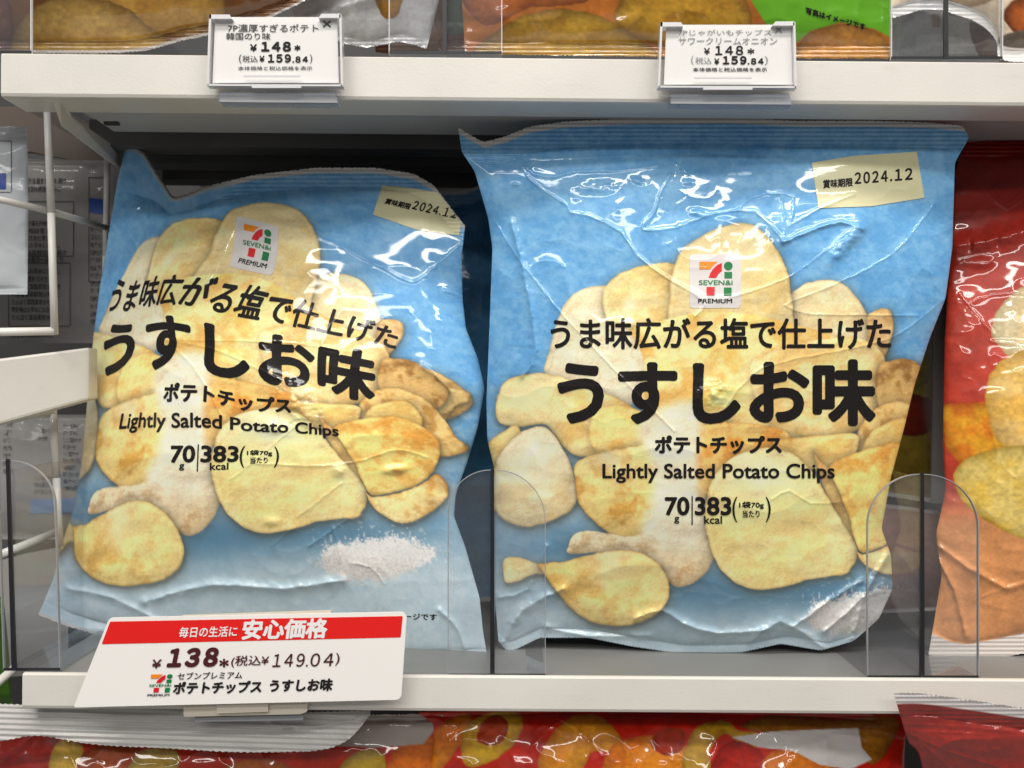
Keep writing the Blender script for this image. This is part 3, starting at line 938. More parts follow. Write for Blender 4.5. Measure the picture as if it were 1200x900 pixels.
# ---- right blue bag
RX = [
    ([(588, 194), (608, 185), (640, 186), (735, 182)], .0005, 2.2),
    ([(614, 194), (626, 204), (650, 207), (672, 201), (720, 200), (760, 196), (785, 188), (797, 197)], .0006, 2.0),
    ([(797, 197), (784, 206), (772, 232), (766, 250), (752, 266), (760, 270), (790, 267), (815, 258), (840, 250), (885, 248), (918, 282)], .0008, 2.4),
    ([(618, 208), (640, 225), (664, 240), (668, 249), (690, 253), (728, 272), (745, 298), (780, 325), (815, 345), (826, 358), (815, 370)], .0008, 2.4),
    ([(582, 262), (605, 300), (640, 345), (660, 370), (700, 412), (745, 460), (790, 505)], .0006, 2.0),
    ([(865, 246), (880, 232), (915, 228), (919, 280)], .0008, 2.2), ([(925, 265), (960, 245), (1000, 228)], .0008, 2.2), ([(912, 226), (930, 232), (926, 262)], .0008, 2.0),
    ([(918, 284), (950, 270), (985, 260), (1010, 268)], .0009, 3.0),
    ([(1002, 270), (960, 300), (925, 325), (870, 345), (838, 352)], .0006, 2.0),
    ([(1094, 240), (1060, 285), (1030, 308), (975, 335), (926, 354), (924, 360), (950, 368), (1010, 369), (1075, 370)], .0007, 2.0),
    ([(1058, 286), (1066, 320), (1069, 345)], .0008, 2.0), ([(1075, 272), (1081, 315)], .0007, 2.0), ([(1088, 315), (1096, 335)], .0007, 2.0),
    ([(1108, 350), (1080, 372), (1045, 396), (980, 412), (890, 432), (850, 478)], .0006, 2.0),
    ([(600, 262), (616, 330), (628, 410), (612, 440)], .0008, 4.0),
    ([(905, 585), (925, 575), (950, 590), (985, 588)], .0005, 2.0),
    ([(930, 735), (970, 705), (1010, 680)], .0012, 3.5), ([(965, 740), (990, 720), (1010, 700)], .0010, 3.0),
    ([(745, 725), (775, 715), (800, 730), (840, 742), (900, 738)], .0014, 4.0), ([(640, 735), (690, 745), (760, 745)], .0010, 4.0),
    ([(585, 700), (620, 690), (640, 640)], .0006, 3.0), ([(590, 752), (612, 715), (660, 690)], .0016, 5.0), ([(1000, 748), (1012, 700), (1040, 650)], .0016, 5.0), ([(880, 752), (915, 728), (962, 757)], .0014, 5.0),
]
RH = [(992, 284, 26, 8, -.85, .0024), (702, 219, 22, 7, 0, .0007), (747, 212, 6, 3, .3, .0008), (835, 462, 22, 14, -.4, .0022), (806, 214, 5, 3, 0, .0007), (604, 216, 4, 2, 0, .0006),
      (818, 250, 9, 4, .2, .0010), (1030, 690, 20, 12, -.5, .002)]
bagR = Bag(
    T=[(537, 149), (552, 158), (566, 166), (590, 160), (620, 148), (660, 142), (740, 138), (850, 137), (930, 141), (1020, 141), (1090, 143), (1128, 147)],
    B=[(584, 752), (592, 762), (600, 764), (632, 748), (690, 748), (740, 758), (800, 767), (870, 765), (915, 755), (962, 763), (1000, 752)],
    L=[(537, 149), (541, 178), (556, 200), (572, 255), (577, 290), (573, 400), (570, 470), (571, 515), (579, 548), (580, 620), (580, 700), (584, 752)],
    R=[(1128, 147), (1136, 161), (1119, 190), (1116, 290), (1108, 350), (1090, 395), (1072, 450), (1060, 500), (1044, 560), (1033, 620), (1044, 650), (1046, 690), (1030, 725), (1000, 752)],
    ymid=lambda u, v: 0.026 + 0.014 * v + 0.004 * (1 - u), bulge=0.024, edge_pow=.72, sharp=True, step=0.8, seal=(0.052, 0.02), creases=RX, humps=RH, crumple=.22, seed=4, wrinkle=.35, fold=.55, crimp=False)


def seal_white(bag, col, px_top, px_bot, shade=(205, 202, 200)):
    hv = bag.h_px
    a = sstep(px_top / hv, px_top / hv - 1.5 / hv, bag.V)[..., None]
    b = sstep(1 - px_bot / hv, 1 - px_bot / hv + 1.5 / hv, bag.V)[..., None]
    a = np.maximum(a, b)
    return col * (1 - a) + np.array(shade) / 255 * a


rootR = empty('chip_bag', at(820, 760, 0.036), 'light blue crisp bag standing upright at the centre right, its whole title readable', 'crisp bag', 'light blue crisp bags')
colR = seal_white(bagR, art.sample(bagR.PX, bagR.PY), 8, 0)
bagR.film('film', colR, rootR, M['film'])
finish_blue(bagR, rootR, None)

# ---- left blue bag, turned and slumped
LX = [
    ([(284, 248), (262, 292), (245, 320), (216, 368), (194, 398)], .0007, 2.0), ([(278, 262), (258, 305), (240, 335)], .0005, 1.6),
    ([(322, 260), (360, 274), (395, 286), (420, 300), (450, 314), (483, 331), (510, 312), (537, 288)], .0008, 2.2),
    ([(194, 398), (225, 428), (245, 460), (262, 492)], .0007, 2.0), ([(194, 398), (250, 409), (290, 426), (330, 446)], .0007, 2.2), ([(194, 398), (300, 400), (345, 402), (400, 410)], .0006, 1.8),
    ([(345, 500), (310, 530), (270, 562)], .0007, 2.0), ([(300, 543), (360, 546), (395, 545), (430, 538), (455, 529), (475, 528), (500, 536)], .0008, 2.4),
    ([(400, 566), (372, 588), (348, 606)], .0007, 2.0), ([(345, 618), (318, 640)], .0005, 1.8),
    ([(408, 608), (388, 622), (362, 640)], .0010, 2.6), ([(390, 618), (396, 640), (398, 658)], .0010, 2.6), ([(410, 660), (435, 665), (450, 684)], .0007, 2.0),
    ([(120, 235), (150, 245), (190, 232), (235, 240), (300, 225)], .0012, 5.0), ([(520, 340), (548, 350)], .0006, 2.0),
    ([(170, 705), (250, 685), (330, 690), (400, 680)], .0016, 5.0), ([(80, 690), (130, 700), (190, 730)], .0010, 4.0), ([(515, 715), (535, 735), (545, 760)], .0012, 3.0), ([(495, 430), (530, 460), (545, 520)], .0008, 3.5),
]
LH = [(352, 478, 30, 16, .6, .0026), (322, 500, 22, 9, .1, .0016), (464, 550, 14, 5, -.1, .0016), (397, 552, 7, 7, .5, .0014), (319, 611, 9, 5, 0, .0010), (195, 432, 4, 4, 0, .0006), (400, 252, 3, 5, .4, .0005)]


def left_fold(X, Y, U, V):
    w = np.exp(-(((X - 178) / 34) ** 2 + ((Y - 205) / 30) ** 2))
    return -0.010 * w - 0.006 * np.exp(-(((X - 215) / 40) ** 2 + ((Y - 225) / 18) ** 2))


bagL = Bag(
    T=[(147, 172), (156, 169), (168, 176), (186, 205), (203, 231), (222, 226), (245, 217), (300, 204), (370, 196), (440, 196), (485, 203), (508, 216), (530, 245), (545, 264)],
    B=[(45, 721), (80, 735), (120, 746), (200, 760), (300, 772), (400, 778), (470, 783), (530, 778), (572, 775)],
    L=[(147, 172), (138, 210), (128, 270), (118, 330), (110, 390), (104, 450), (96, 540), (88, 590), (72, 640), (62, 680), (45, 721)],
    R=[(545, 264), (541, 300), (542, 350), (546, 385), (560, 420), (568, 455), (560, 500), (548, 540), (534, 580), (532, 605), (545, 640), (562, 700), (566, 740), (572, 775)],
    ymid=lambda u, v: 0.080 - 0.036 * u - 0.004 * v + 0.006 * (1 - v) ** 3 * u, bulge=0.027, edge_pow=.72, sharp=True, step=0.8, seal=(0.04, 0.03), creases=LX, humps=LH, crumple=.22, seed=9, wrinkle=.4, fold=.3, crimp=False, extra=left_fold)
rootL = empty('chip_bag', at(300, 778, 0.055), 'light blue crisp bag slumped and tilted behind the large red and white price card', 'crisp bag', 'light blue crisp bags')
ax, ay = to_art(bagL.PX, bagL.PY)
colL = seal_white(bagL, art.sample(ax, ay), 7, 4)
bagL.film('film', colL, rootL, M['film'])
finish_blue(bagL, rootL, to_left)
bagL.decal('caption', text_tris('※写真はイメージです', 418, 512, 722, 8, .2, .35, 0, .02), M['ink'], rootL, 0.00022)

# ------------------------------------------------------------------ other bags: simple prints
def blend(c, col, a):
    a = np.clip(a, 0, 1)[..., None]
    return c * (1 - a) + np.array(col) / 255 * a


def blobs(b, base, items, seed, felt=.10, shade=.22):
    """base colour with felt-like mottling, then chips (outline, light, dark) printed over it"""
    X, Y = b.PX, b.PY
    n = fbm(X / 26, Y / 20, seed, 4, .6); n2 = fbm(X / 3, Y / 2.5, seed + 1, 2)
    if callable(base):
        c = base(X, Y)
    else:
        c = np.ones(X.shape + (3,)) * np.array(base) / 255
    c = c * (1 + felt * (2 * (n - .5) * 1.6 + (n2 - .5) * 1.2))[..., None]
    for i, it in enumerate(items):
        pts, light, dark = it[:3]
        P = catmull(pts, True, 6)
        m = (X > P[:, 0].min() - 12) & (X < P[:, 0].max() + 12) & (Y > P[:, 1].min() - 12) & (Y < P[:, 1].max() + 12)
        if not m.any():
            continue
        x, y = X[m], Y[m]
        d = sdist(x, y, P) + (fbm(x / 9, y / 9, seed + i, 2) - .5) * 3
        f = sstep(.35, .7, fbm(x / 24, y / 24, seed + 20 + i, 4, .6))
        f = np.clip(f * .38 + .5 * np.exp(-np.maximum(d, 0) / 3.0), 0, 1)[:, None]
        k = (1 - shade * np.exp(-np.maximum(d, 0) / 14.0))[:, None] * (np.array(light) * (1 - f) + np.array(dark) * f) / 255 * (.86 + .28 * fbm(x / 5, y / 4, seed + 60 + i, 3))[:, None]
        a = sstep(-.8, .8, d)[:, None]
        c[m] = c[m] * (1 - a) + k * a
    return np.clip(c, 0, 1)


# ---- red bag cut by the right edge of the photo
RBX = [([(1120, 190), (1150, 215), (1180, 245), (1215, 215)], .0010, 2.4), ([(1150, 205), (1178, 240), (1200, 222)], .0009, 2.0), ([(1110, 290), (1160, 282), (1210, 268)], .0030, 10),
       ([(1090, 640), (1118, 690), (1132, 745)], .0016, 3), ([(1100, 640), (1180, 690), (1240, 665)], .0012, 4), ([(1125, 345), (1150, 375), (1165, 392)], .0008, 2.2), ([(1160, 500), (1175, 545), (1190, 560)], .0007, 2.5),
       ([(1150, 700), (1200, 682), (1250, 690)], .0009, 2.6)]
bagRed = Bag(
    T=[(1133, 162), (1160, 160), (1250, 158), (1400, 160), (1560, 170)], B=[(1088, 768), (1110, 778), (1130, 781), (1200, 766), (1350, 764), (1560, 770)],
    L=[(1133, 162), (1120, 200), (1113, 300), (1107, 400), (1105, 520), (1108, 575), (1097, 625), (1100, 650), (1104, 672), (1096, 720), (1088, 768)],
    R=[(1560, 170), (1580, 300), (1570, 500), (1590, 650), (1560, 770)],
    ymid=lambda u, v: 0.034 + 0.004 * v + 0.03 * (1 - v) ** 4, bulge=0.022, edge_pow=.7, sharp=True, step=1.3, seal=(.04, .045), creases=RBX, humps=[(1148, 308, 12, 6, 0, .0012)], crumple=.42, seed=21)


def red_base(X, Y):
    top, mid, low = np.array([138, 26, 18]) / 255, np.array([178, 58, 42]) / 255, np.array([222, 152, 96]) / 255
    g = sstep(180, 400, Y)[..., None]; h = sstep(565, 625, Y + (X - 1100) * .1)[..., None]
    c = top * (1 - g) + mid * g
    return c * (1 - h) + low * h


colRed = blobs(bagRed, red_base, [
    ([(1100, 480), (1130, 472), (1170, 474), (1182, 500), (1178, 540), (1150, 560), (1125, 545), (1108, 520)], (238, 170, 40), (222, 74, 20)),
    ([(1162, 395), (1165, 372), (1180, 350), (1205, 335), (1240, 340), (1260, 380), (1240, 420), (1190, 420)], (226, 208, 164), (206, 176, 120)),
    ([(1155, 470), (1160, 440), (1180, 418), (1220, 410), (1260, 430), (1270, 480), (1240, 520), (1190, 530), (1165, 510)], (236, 196, 116), (236, 168, 40)),
    ([(1118, 560), (1124, 545), (1150, 530), (1190, 522), (1250, 525), (1290, 560), (1270, 610), (1210, 632), (1165, 615), (1130, 590)], (238, 210, 120), (232, 176, 30)),
    ([(1290, 430), (1340, 400), (1400, 430), (1400, 520), (1330, 540), (1290, 500)], (236, 206, 130), (226, 160, 40)),
    ([(1330, 300), (1380, 290), (1420, 330), (1400, 380), (1340, 380)], (230, 206, 150), (210, 166, 90))], 300)
colRed = seal_white(bagRed, colRed, 5, 26, (214, 206, 200))
rootRed = empty('chip_bag', at(1300, 770, 0.036), 'red and orange crisp bag with a brown lower part, cut off at the right edge', 'crisp bag')
bagRed.film('film', colRed, rootRed, M['film'])

# ---- bags behind the front row, in the dark of the shelf
def back_bag(label, T, B, L, R, y, base, items, seed, group=None):
    b = Bag(T, B, L, R, lambda u, v: y + 0 * u, 0.018, 2.0, crumple=.9, seed=seed)
    c = seal_white(b, blobs(b, base, items, seed * 13), 6, 6)
    p, q = B[len(B) // 2]
    r = empty('chip_bag', at(p, q, y), label, 'crisp bag', group)
    b.film('film', c, r, M['dullfilm'])
    return b, r


back_bag('dark blue crisp bag half hidden in shadow between the two light blue bags', [(330, 235), (440, 226), (540, 222), (566, 216), (590, 232)], [(330, 705), (450, 708), (590, 705)],
         [(330, 235), (322, 400), (330, 705)], [(590, 232), (586, 300), (598, 420), (604, 560), (590, 705)], 0.105, (84, 146, 190), [], 31, 'light blue crisp bags')
back_bag('olive and dark red crisp bag in shadow behind the right blue bag', [(880, 300), (960, 290), (1088, 296)], [(880, 560), (990, 575), (1092, 590)],
         [(880, 300), (872, 420), (880, 560)], [(1088, 296), (1096, 420), (1092, 590)], 0.078, (140, 120, 44),
         [([(1040, 470), (1075, 462), (1098, 480), (1090, 505), (1055, 508)], (130, 40, 20), (104, 26, 14)), ([(1000, 390), (1060, 370), (1092, 400), (1085, 450), (1020, 460)], (150, 130, 50), (120, 96, 36))], 33)
back_bag('greyish brown crisp bag lying low in shadow behind the right divider', [(900, 590), (990, 585), (1100, 598)], [(900, 716), (1000, 720), (1100, 716)],
         [(900, 590), (896, 650), (900, 716)], [(1100, 598), (1106, 660), (1100, 716)], 0.080, (176, 140, 130), [], 35)

# ------------------------------------------------------------------ bags on the shelf above: only their lower ends show, print darkened for shade from an unmodelled shelf overhead
def shelf_bag(label, T, B, L, R, ym, bulge, base, items, seed, st=1.5, creases=(), top=0, bot=0, polys=(), crumple=.8, white=(206, 204, 204), seal=(.03, .04), tone=1.0):
    b = Bag(T, B, L, R, ym, bulge, st, seal=seal, creases=creases, crumple=crumple, seed=seed)
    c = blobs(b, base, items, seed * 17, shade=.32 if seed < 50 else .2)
    for pts, colr in polys:
        d = sdist(b.PX, b.PY, np.asarray(pts, float))
        c = blend(c, colr, sstep(-.8, .8, d))
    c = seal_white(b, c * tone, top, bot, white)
    p, q = B[len(B) // 2]
    yy = float(b.ymid.mean())
    r = empty('chip_bag', at(p, q, yy), label, 'crisp bag')
    b.film('film', c, r, M['film'])
    return b, r


POT1, POT2 = (196, 150, 66), (150, 98, 34)
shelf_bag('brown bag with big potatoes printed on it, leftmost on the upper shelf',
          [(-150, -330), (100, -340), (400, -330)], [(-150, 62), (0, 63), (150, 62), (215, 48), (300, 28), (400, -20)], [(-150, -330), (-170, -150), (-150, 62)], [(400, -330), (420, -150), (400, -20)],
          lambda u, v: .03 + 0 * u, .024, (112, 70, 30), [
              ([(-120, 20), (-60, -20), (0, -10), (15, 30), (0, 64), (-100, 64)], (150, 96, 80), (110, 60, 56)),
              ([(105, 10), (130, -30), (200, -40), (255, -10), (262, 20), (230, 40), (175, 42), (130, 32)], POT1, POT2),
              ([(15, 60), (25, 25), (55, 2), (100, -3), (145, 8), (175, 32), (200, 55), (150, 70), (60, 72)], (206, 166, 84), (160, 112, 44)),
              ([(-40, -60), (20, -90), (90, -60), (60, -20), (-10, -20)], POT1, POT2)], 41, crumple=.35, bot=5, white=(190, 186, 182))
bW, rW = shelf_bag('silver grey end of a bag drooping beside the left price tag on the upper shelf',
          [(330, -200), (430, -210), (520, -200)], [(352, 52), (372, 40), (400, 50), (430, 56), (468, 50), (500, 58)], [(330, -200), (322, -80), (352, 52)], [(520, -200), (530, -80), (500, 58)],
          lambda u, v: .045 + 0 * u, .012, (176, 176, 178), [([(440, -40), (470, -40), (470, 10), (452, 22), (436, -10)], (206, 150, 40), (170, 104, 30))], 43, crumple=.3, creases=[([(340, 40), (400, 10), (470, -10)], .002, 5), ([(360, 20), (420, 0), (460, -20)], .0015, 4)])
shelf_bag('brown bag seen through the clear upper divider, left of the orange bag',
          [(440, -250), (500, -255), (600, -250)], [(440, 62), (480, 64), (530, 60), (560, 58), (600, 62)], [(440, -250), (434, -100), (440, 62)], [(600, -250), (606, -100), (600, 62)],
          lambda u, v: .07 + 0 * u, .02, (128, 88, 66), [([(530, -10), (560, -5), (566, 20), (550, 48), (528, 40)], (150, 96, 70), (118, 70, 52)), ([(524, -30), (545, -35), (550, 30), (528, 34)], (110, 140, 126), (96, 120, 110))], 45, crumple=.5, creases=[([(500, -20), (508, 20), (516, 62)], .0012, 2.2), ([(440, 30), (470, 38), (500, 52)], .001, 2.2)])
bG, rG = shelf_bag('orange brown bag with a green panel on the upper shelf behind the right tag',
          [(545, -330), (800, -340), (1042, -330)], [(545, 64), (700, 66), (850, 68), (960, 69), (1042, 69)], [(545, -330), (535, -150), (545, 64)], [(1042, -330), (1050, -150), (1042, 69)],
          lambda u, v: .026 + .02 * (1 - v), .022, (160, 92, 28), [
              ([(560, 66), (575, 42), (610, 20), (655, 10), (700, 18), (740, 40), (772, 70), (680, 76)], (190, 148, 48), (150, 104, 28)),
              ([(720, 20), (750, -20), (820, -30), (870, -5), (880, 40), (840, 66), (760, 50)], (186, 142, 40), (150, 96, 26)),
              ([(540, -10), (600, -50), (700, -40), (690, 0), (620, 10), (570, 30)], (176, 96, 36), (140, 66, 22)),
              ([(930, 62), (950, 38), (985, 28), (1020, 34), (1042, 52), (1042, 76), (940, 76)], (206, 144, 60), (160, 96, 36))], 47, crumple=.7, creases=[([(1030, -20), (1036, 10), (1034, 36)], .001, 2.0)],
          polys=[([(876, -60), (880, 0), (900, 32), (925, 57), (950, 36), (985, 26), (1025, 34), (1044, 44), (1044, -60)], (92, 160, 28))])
bG.decal('caption', text_tris('写真はイメージです', 944, 1014, 22, 8, .35, .35, 0, .28), M['ink'], rG, .0003)
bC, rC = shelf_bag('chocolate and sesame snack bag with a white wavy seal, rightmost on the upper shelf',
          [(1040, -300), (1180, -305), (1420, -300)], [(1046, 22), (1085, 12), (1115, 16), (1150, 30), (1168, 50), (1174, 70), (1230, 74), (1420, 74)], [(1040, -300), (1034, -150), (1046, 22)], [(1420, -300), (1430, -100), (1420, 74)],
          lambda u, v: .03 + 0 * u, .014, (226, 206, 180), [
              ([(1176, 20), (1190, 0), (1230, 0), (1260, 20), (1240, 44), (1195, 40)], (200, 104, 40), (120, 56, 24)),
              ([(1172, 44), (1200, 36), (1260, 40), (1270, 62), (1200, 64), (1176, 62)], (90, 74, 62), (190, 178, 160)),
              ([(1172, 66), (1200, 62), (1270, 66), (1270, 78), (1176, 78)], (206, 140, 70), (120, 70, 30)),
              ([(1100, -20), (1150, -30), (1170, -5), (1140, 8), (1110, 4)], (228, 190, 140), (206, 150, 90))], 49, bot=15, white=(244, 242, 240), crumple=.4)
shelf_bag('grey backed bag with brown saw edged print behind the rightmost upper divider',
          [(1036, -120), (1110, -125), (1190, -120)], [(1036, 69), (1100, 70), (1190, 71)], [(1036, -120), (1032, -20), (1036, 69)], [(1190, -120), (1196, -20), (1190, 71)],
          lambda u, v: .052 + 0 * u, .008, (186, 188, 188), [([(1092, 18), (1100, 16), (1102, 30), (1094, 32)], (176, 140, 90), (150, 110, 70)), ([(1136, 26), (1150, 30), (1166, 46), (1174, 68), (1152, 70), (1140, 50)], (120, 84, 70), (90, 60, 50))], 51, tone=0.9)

# ------------------------------------------------------------------ bags on the shelf below
LOWY = lambda u, v: .034 + 0 * u
ORG = [
    ([(-20, 900), (0, 868), (60, 860), (75, 900), (60, 960), (0, 960)], (170, 40, 30), (130, 20, 16)), ([(58, 910), (66, 872), (90, 868), (104, 900), (90, 950)], (226, 186, 74), (206, 150, 40)),
    ([(90, 905), (110, 876), (170, 880), (180, 920), (120, 950)], (196, 84, 24), (160, 40, 20)), ([(150, 905), (170, 878), (210, 882), (196, 920)], (222, 190, 90), (206, 150, 50)), ([(240, 920), (290, 890), (340, 900), (330, 950)], (214, 120, 30), (190, 70, 20)),
    ([(395, 910), (420, 880), (450, 885), (445, 930)], (206, 170, 50), (190, 140, 30)), ([(452, 910), (470, 870), (500, 860), (520, 890), (490, 940)], (230, 120, 26), (210, 80, 16))]
bLow, rLow = shelf_bag('red and orange bag with a wide silver seal folded down under the price card', [(-160, 834), (100, 836), (300, 838), (520, 836)], [(-160, 1140), (150, 1145), (520, 1140)], [(-160, 834), (-170, 1000), (-160, 1140)], [(520, 836), (512, 870), (500, 1000), (520, 1140)],
          LOWY, .018, (190, 44, 20), ORG, 61, crumple=.5, polys=[([(380, 830), (530, 830), (496, 872), (440, 876), (380, 874)], (176, 166, 160))], creases=[([(80, 868), (84, 890), (92, 910)], .001, 2), ([(0, 890), (20, 880), (40, 860)], .001, 3)])
bMid, rMid = shelf_bag('orange bag with yellow rings and white corner flap, middle below the shelf', [(490, 834), (700, 828), (900, 830), (1064, 838)], [(490, 1140), (780, 1150), (1064, 1140)], [(490, 834), (508, 868), (490, 1000), (490, 1140)], [(1064, 838), (1060, 900), (1070, 1000), (1064, 1140)],
          LOWY, .022, (196, 34, 16), [
              ([(492, 905), (505, 862), (530, 840), (552, 838), (548, 860), (520, 900), (505, 930)], (250, 150, 30), (232, 96, 16)),
              ([(540, 880), (548, 850), (585, 832), (612, 840), (606, 868), (580, 890), (550, 900)], (232, 186, 44), (222, 140, 28)), ([(560, 868), (565, 845), (585, 838), (596, 850), (586, 872)], (206, 70, 26), (190, 54, 20)),
              ([(630, 900), (640, 870), (665, 842), (700, 838), (725, 860), (735, 890), (700, 880), (685, 900), (690, 930), (640, 930)], (242, 164, 40), (224, 116, 20)),
              ([(705, 905), (720, 872), (760, 862), (800, 870), (812, 905), (780, 940), (720, 930)], (252, 150, 28), (234, 94, 16)), ([(762, 872), (775, 855), (800, 856), (800, 878), (780, 885)], (200, 60, 26), (180, 44, 20)),
              ([(800, 905), (806, 868), (820, 850), (850, 845), (868, 856), (890, 860), (880, 880), (850, 860), (832, 880), (835, 915)], (226, 176, 40), (206, 140, 24)),
              ([(835, 915), (842, 880), (862, 868), (890, 880), (900, 910)], (206, 40, 22), (170, 24, 18)), ([(890, 905), (905, 880), (940, 882), (980, 900), (960, 930), (900, 930)], (250, 140, 24), (230, 96, 16)),
              ([(868, 852), (905, 838), (950, 840), (1000, 842), (1040, 838), (1050, 850), (990, 856), (930, 862)], (186, 130, 30), (150, 60, 20)), ([(1008, 852), (1040, 840), (1054, 850), (1040, 880), (1022, 896), (1010, 880)], (190, 126, 30), (160, 80, 24))], 63,
          creases=[([(650, 838), (690, 866), (684, 900), (676, 930)], .0012, 2.4), ([(708, 832), (728, 870), (745, 905)], .001, 2.0), ([(764, 866), (780, 884), (798, 905)], .001, 2.4), ([(505, 900), (530, 865), (548, 840)], .001, 2.6), ([(620, 880), (640, 855), (660, 842)], .0008, 2.0), ([(690, 868), (705, 885), (712, 905)], .0008, 2)],
          polys=[([(858, 864), (905, 857), (1006, 853), (1010, 876), (1022, 890), (996, 902), (960, 896), (930, 880), (890, 876)], (216, 212, 210))])
# its silver seal, flopped down over the front of the left lower bag
seal = Bag(T=[(-60, 822), (60, 826), (200, 830), (330, 834), (434, 832)], B=[(-60, 872), (0, 869), (45, 863), (110, 873), (200, 878), (270, 882), (330, 882), (380, 879), (410, 866), (434, 838)],
           L=[(-60, 822), (-62, 850), (-60, 872)], R=[(434, 832), (434, 838)], ymid=lambda u, v: .010 - .004 * v, bulge=.0004, step=1.0, seal=(.01, .01), saw=(1.6, 7.0), crumple=.25, seed=66, wrinkle=.3,
           creases=[([(310, 836), (335, 856), (420, 842)], .0012, 3)], extra=lambda X, Y, U, V: .00028 * np.sin((Y - 0.03 * X) * 2 * np.pi / 6.5))
c = np.ones(seal.PX.shape + (3,)) * np.array([186, 184, 182]) / 255
seal.film('seal', c * (.97 + .06 * fbm(seal.PX / 20, seal.PY / 5, 5, 3))[..., None], rLow, M['dullfilm'])
bDk, rDk = shelf_bag('dark red bag with a white serrated seal leaning out over the lower shelf edge', [(1047, 812), (1080, 812), (1140, 820), (1230, 832), (1400, 840)], [(1090, 1120), (1230, 1130), (1400, 1120)], [(1047, 812), (1056, 842), (1064, 868), (1082, 910), (1090, 1120)], [(1400, 840), (1410, 960), (1400, 1120)],
          lambda u, v: -.012 + .05 * v, .010, (146, 44, 38), [], 67, st=1.0, creases=[([(1062, 858), (1110, 880), (1180, 902)], .0009, 2.4), ([(1084, 874), (1100, 888), (1116, 902)], .0009, 2.4), ([(1058, 848), (1130, 852), (1230, 862)], .0006, 2.4), ([(1066, 838), (1130, 842), (1180, 846)], .0005, 1.8), ([(1062, 856), (1100, 858), (1150, 860)], .0005, 1.8)], top=14, white=(232, 226, 226), seal=(.09, .02))

# ------------------------------------------------------------------ shelves
def sweep(bm, prof, x0, x1, slope, pyref):
    """profile [(y, z)] swept along x between photo pixels x0..x1 (at y=0), tilted like the shelf in the photo"""
    A, B = (x0 - 600) * S, (x1 - 600) * S
    tilt = -slope
    prism(bm, [(A, y, z + A * tilt) for y, z in prof], [(B, y, z + B * tilt) for y, z in prof])


def zz(py):
    return (450 - py) * S


SL1, SL2 = 0.0092, 0.0065
zt, zb = zz(67), zz(119)
up = empty('shelf', (0, .15, zb), 'white metal shelf across the top with two price tags clipped to its edge', 'shelf', 'metal shelves')
bm = bmesh.new()
r = .0016
lipU = [(0, zb + r), (0.0005, zb + .0004), (.0016, zb), (.0205, zb - .0002), (.0210, zb + .004), (.0040, zb + .0045), (.004, zt - .0035), (.30, zt - .0035), (.30, zt - .0012), (.003, zt - .0012), (.0022, zt), (.0010, zt - .0001), (.0002, zt - .0007)]
sweep(bm, lipU, 1, 1700, SL1, 67)
bevel_ok = [e for e in bm.edges]
link('edge_lip', bm_mesh('edge_lip', bm), M['shelf'], up)
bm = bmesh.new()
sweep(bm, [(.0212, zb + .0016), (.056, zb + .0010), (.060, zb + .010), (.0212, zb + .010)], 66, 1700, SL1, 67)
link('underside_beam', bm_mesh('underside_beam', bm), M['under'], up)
bm = bmesh.new()
for y0 in (.075, .11, .15):
    sweep(bm, [(y0, zb - .001), (y0 + .012, zb - .002), (y0 + .014, zb + .012), (y0, zb + .012)], 8, 1700, SL1, 67)
link('cross_rib', bm_mesh('cross_rib', bm), M['rail'], up)
bm = bmesh.new()          # slot punched in the beam: a small dark plate set proud
slab(bm, [(121, 142), (138, 142), (139, 146), (122, 146)], .022, .002)
link('slot', bm_mesh('slot', bm), M['dark'], up)
bm = bmesh.new()          # side bracket running back and down at the left end
slab(bm, [(60, 114), (70, 113), (80, 134), (140, 176), (140, 196), (128, 190), (72, 148)], [.004, .004, .02, .09, .09, .09, .02], .003)
link('bracket', bm_mesh('bracket', bm), M['shelf'], up)

zt2, zb2 = zz(793), zz(835)
low = empty('shelf', (0, .15, zb2), 'white metal shelf the light blue bags stand on, with the red and white price card', 'shelf', 'metal shelves')
bm = bmesh.new()
lipL = [(0, zb2 + r), (.0005, zb2 + .0004), (.0016, zb2), (.018, zb2), (.018, zb2 + .004), (.004, zb2 + .0045), (.004, zt2 - .0035), (.004, zt2 - .0018), (.0030, zt2 - .0002), (.0022, zt2), (.0010, zt2 - .0001), (.0002, zt2 - .0007)]
sweep(bm, lipL, 26, 1700, SL2, 793)
link('edge_lip', bm_mesh('edge_lip', bm), M['shelf'], low)
bm = bmesh.new()
sweep(bm, [(.0042, zt2 - .0012), (.31, zt2 - .0012), (.31, zt2 - .004), (.0042, zt2 - .004)], 26, 1700, SL2, 793)
link('deck', bm_mesh('deck', bm), M['deck'], low)

# back wall of the gondola with its ribs, and the floor far below
bm = bmesh.new()
prism(bm, [(-.9, .315, -.6), (1.2, .315, -.6), (1.2, .315, .6), (-.9, .315, .6)], [(-.9, .325, -.6), (1.2, .325, -.6), (1.2, .325, .6), (-.9, .325, .6)])
o = link('back_wall', bm_mesh('back_wall', bm), M['dark']); o['kind'] = 'structure'
for pz in (180, 232, 262):
    bm = bmesh.new()
    z = (450 - pz) * S * (D + .3) / D
    prism(bm, [(-.22, .300, z - .006), (-.22, .302, z + .006), (-.22, .314, z + .008), (-.22, .314, z - .008)], [(.9, .300, z - .006), (.9, .302, z + .006), (.9, .314, z + .008), (.9, .314, z - .008)])
    o = link('back_rail', bm_mesh('back_rail', bm), M['rail'])
    tag(o, {180: 'topmost grey rail along the dark back wall under the upper shelf', 232: 'middle grey rail along the dark back wall above the left bag', 262: 'lowest grey rail along the dark back wall, just above the left bag'}[pz], 'rail', 'rails on the back wall')
bm = bmesh.new()
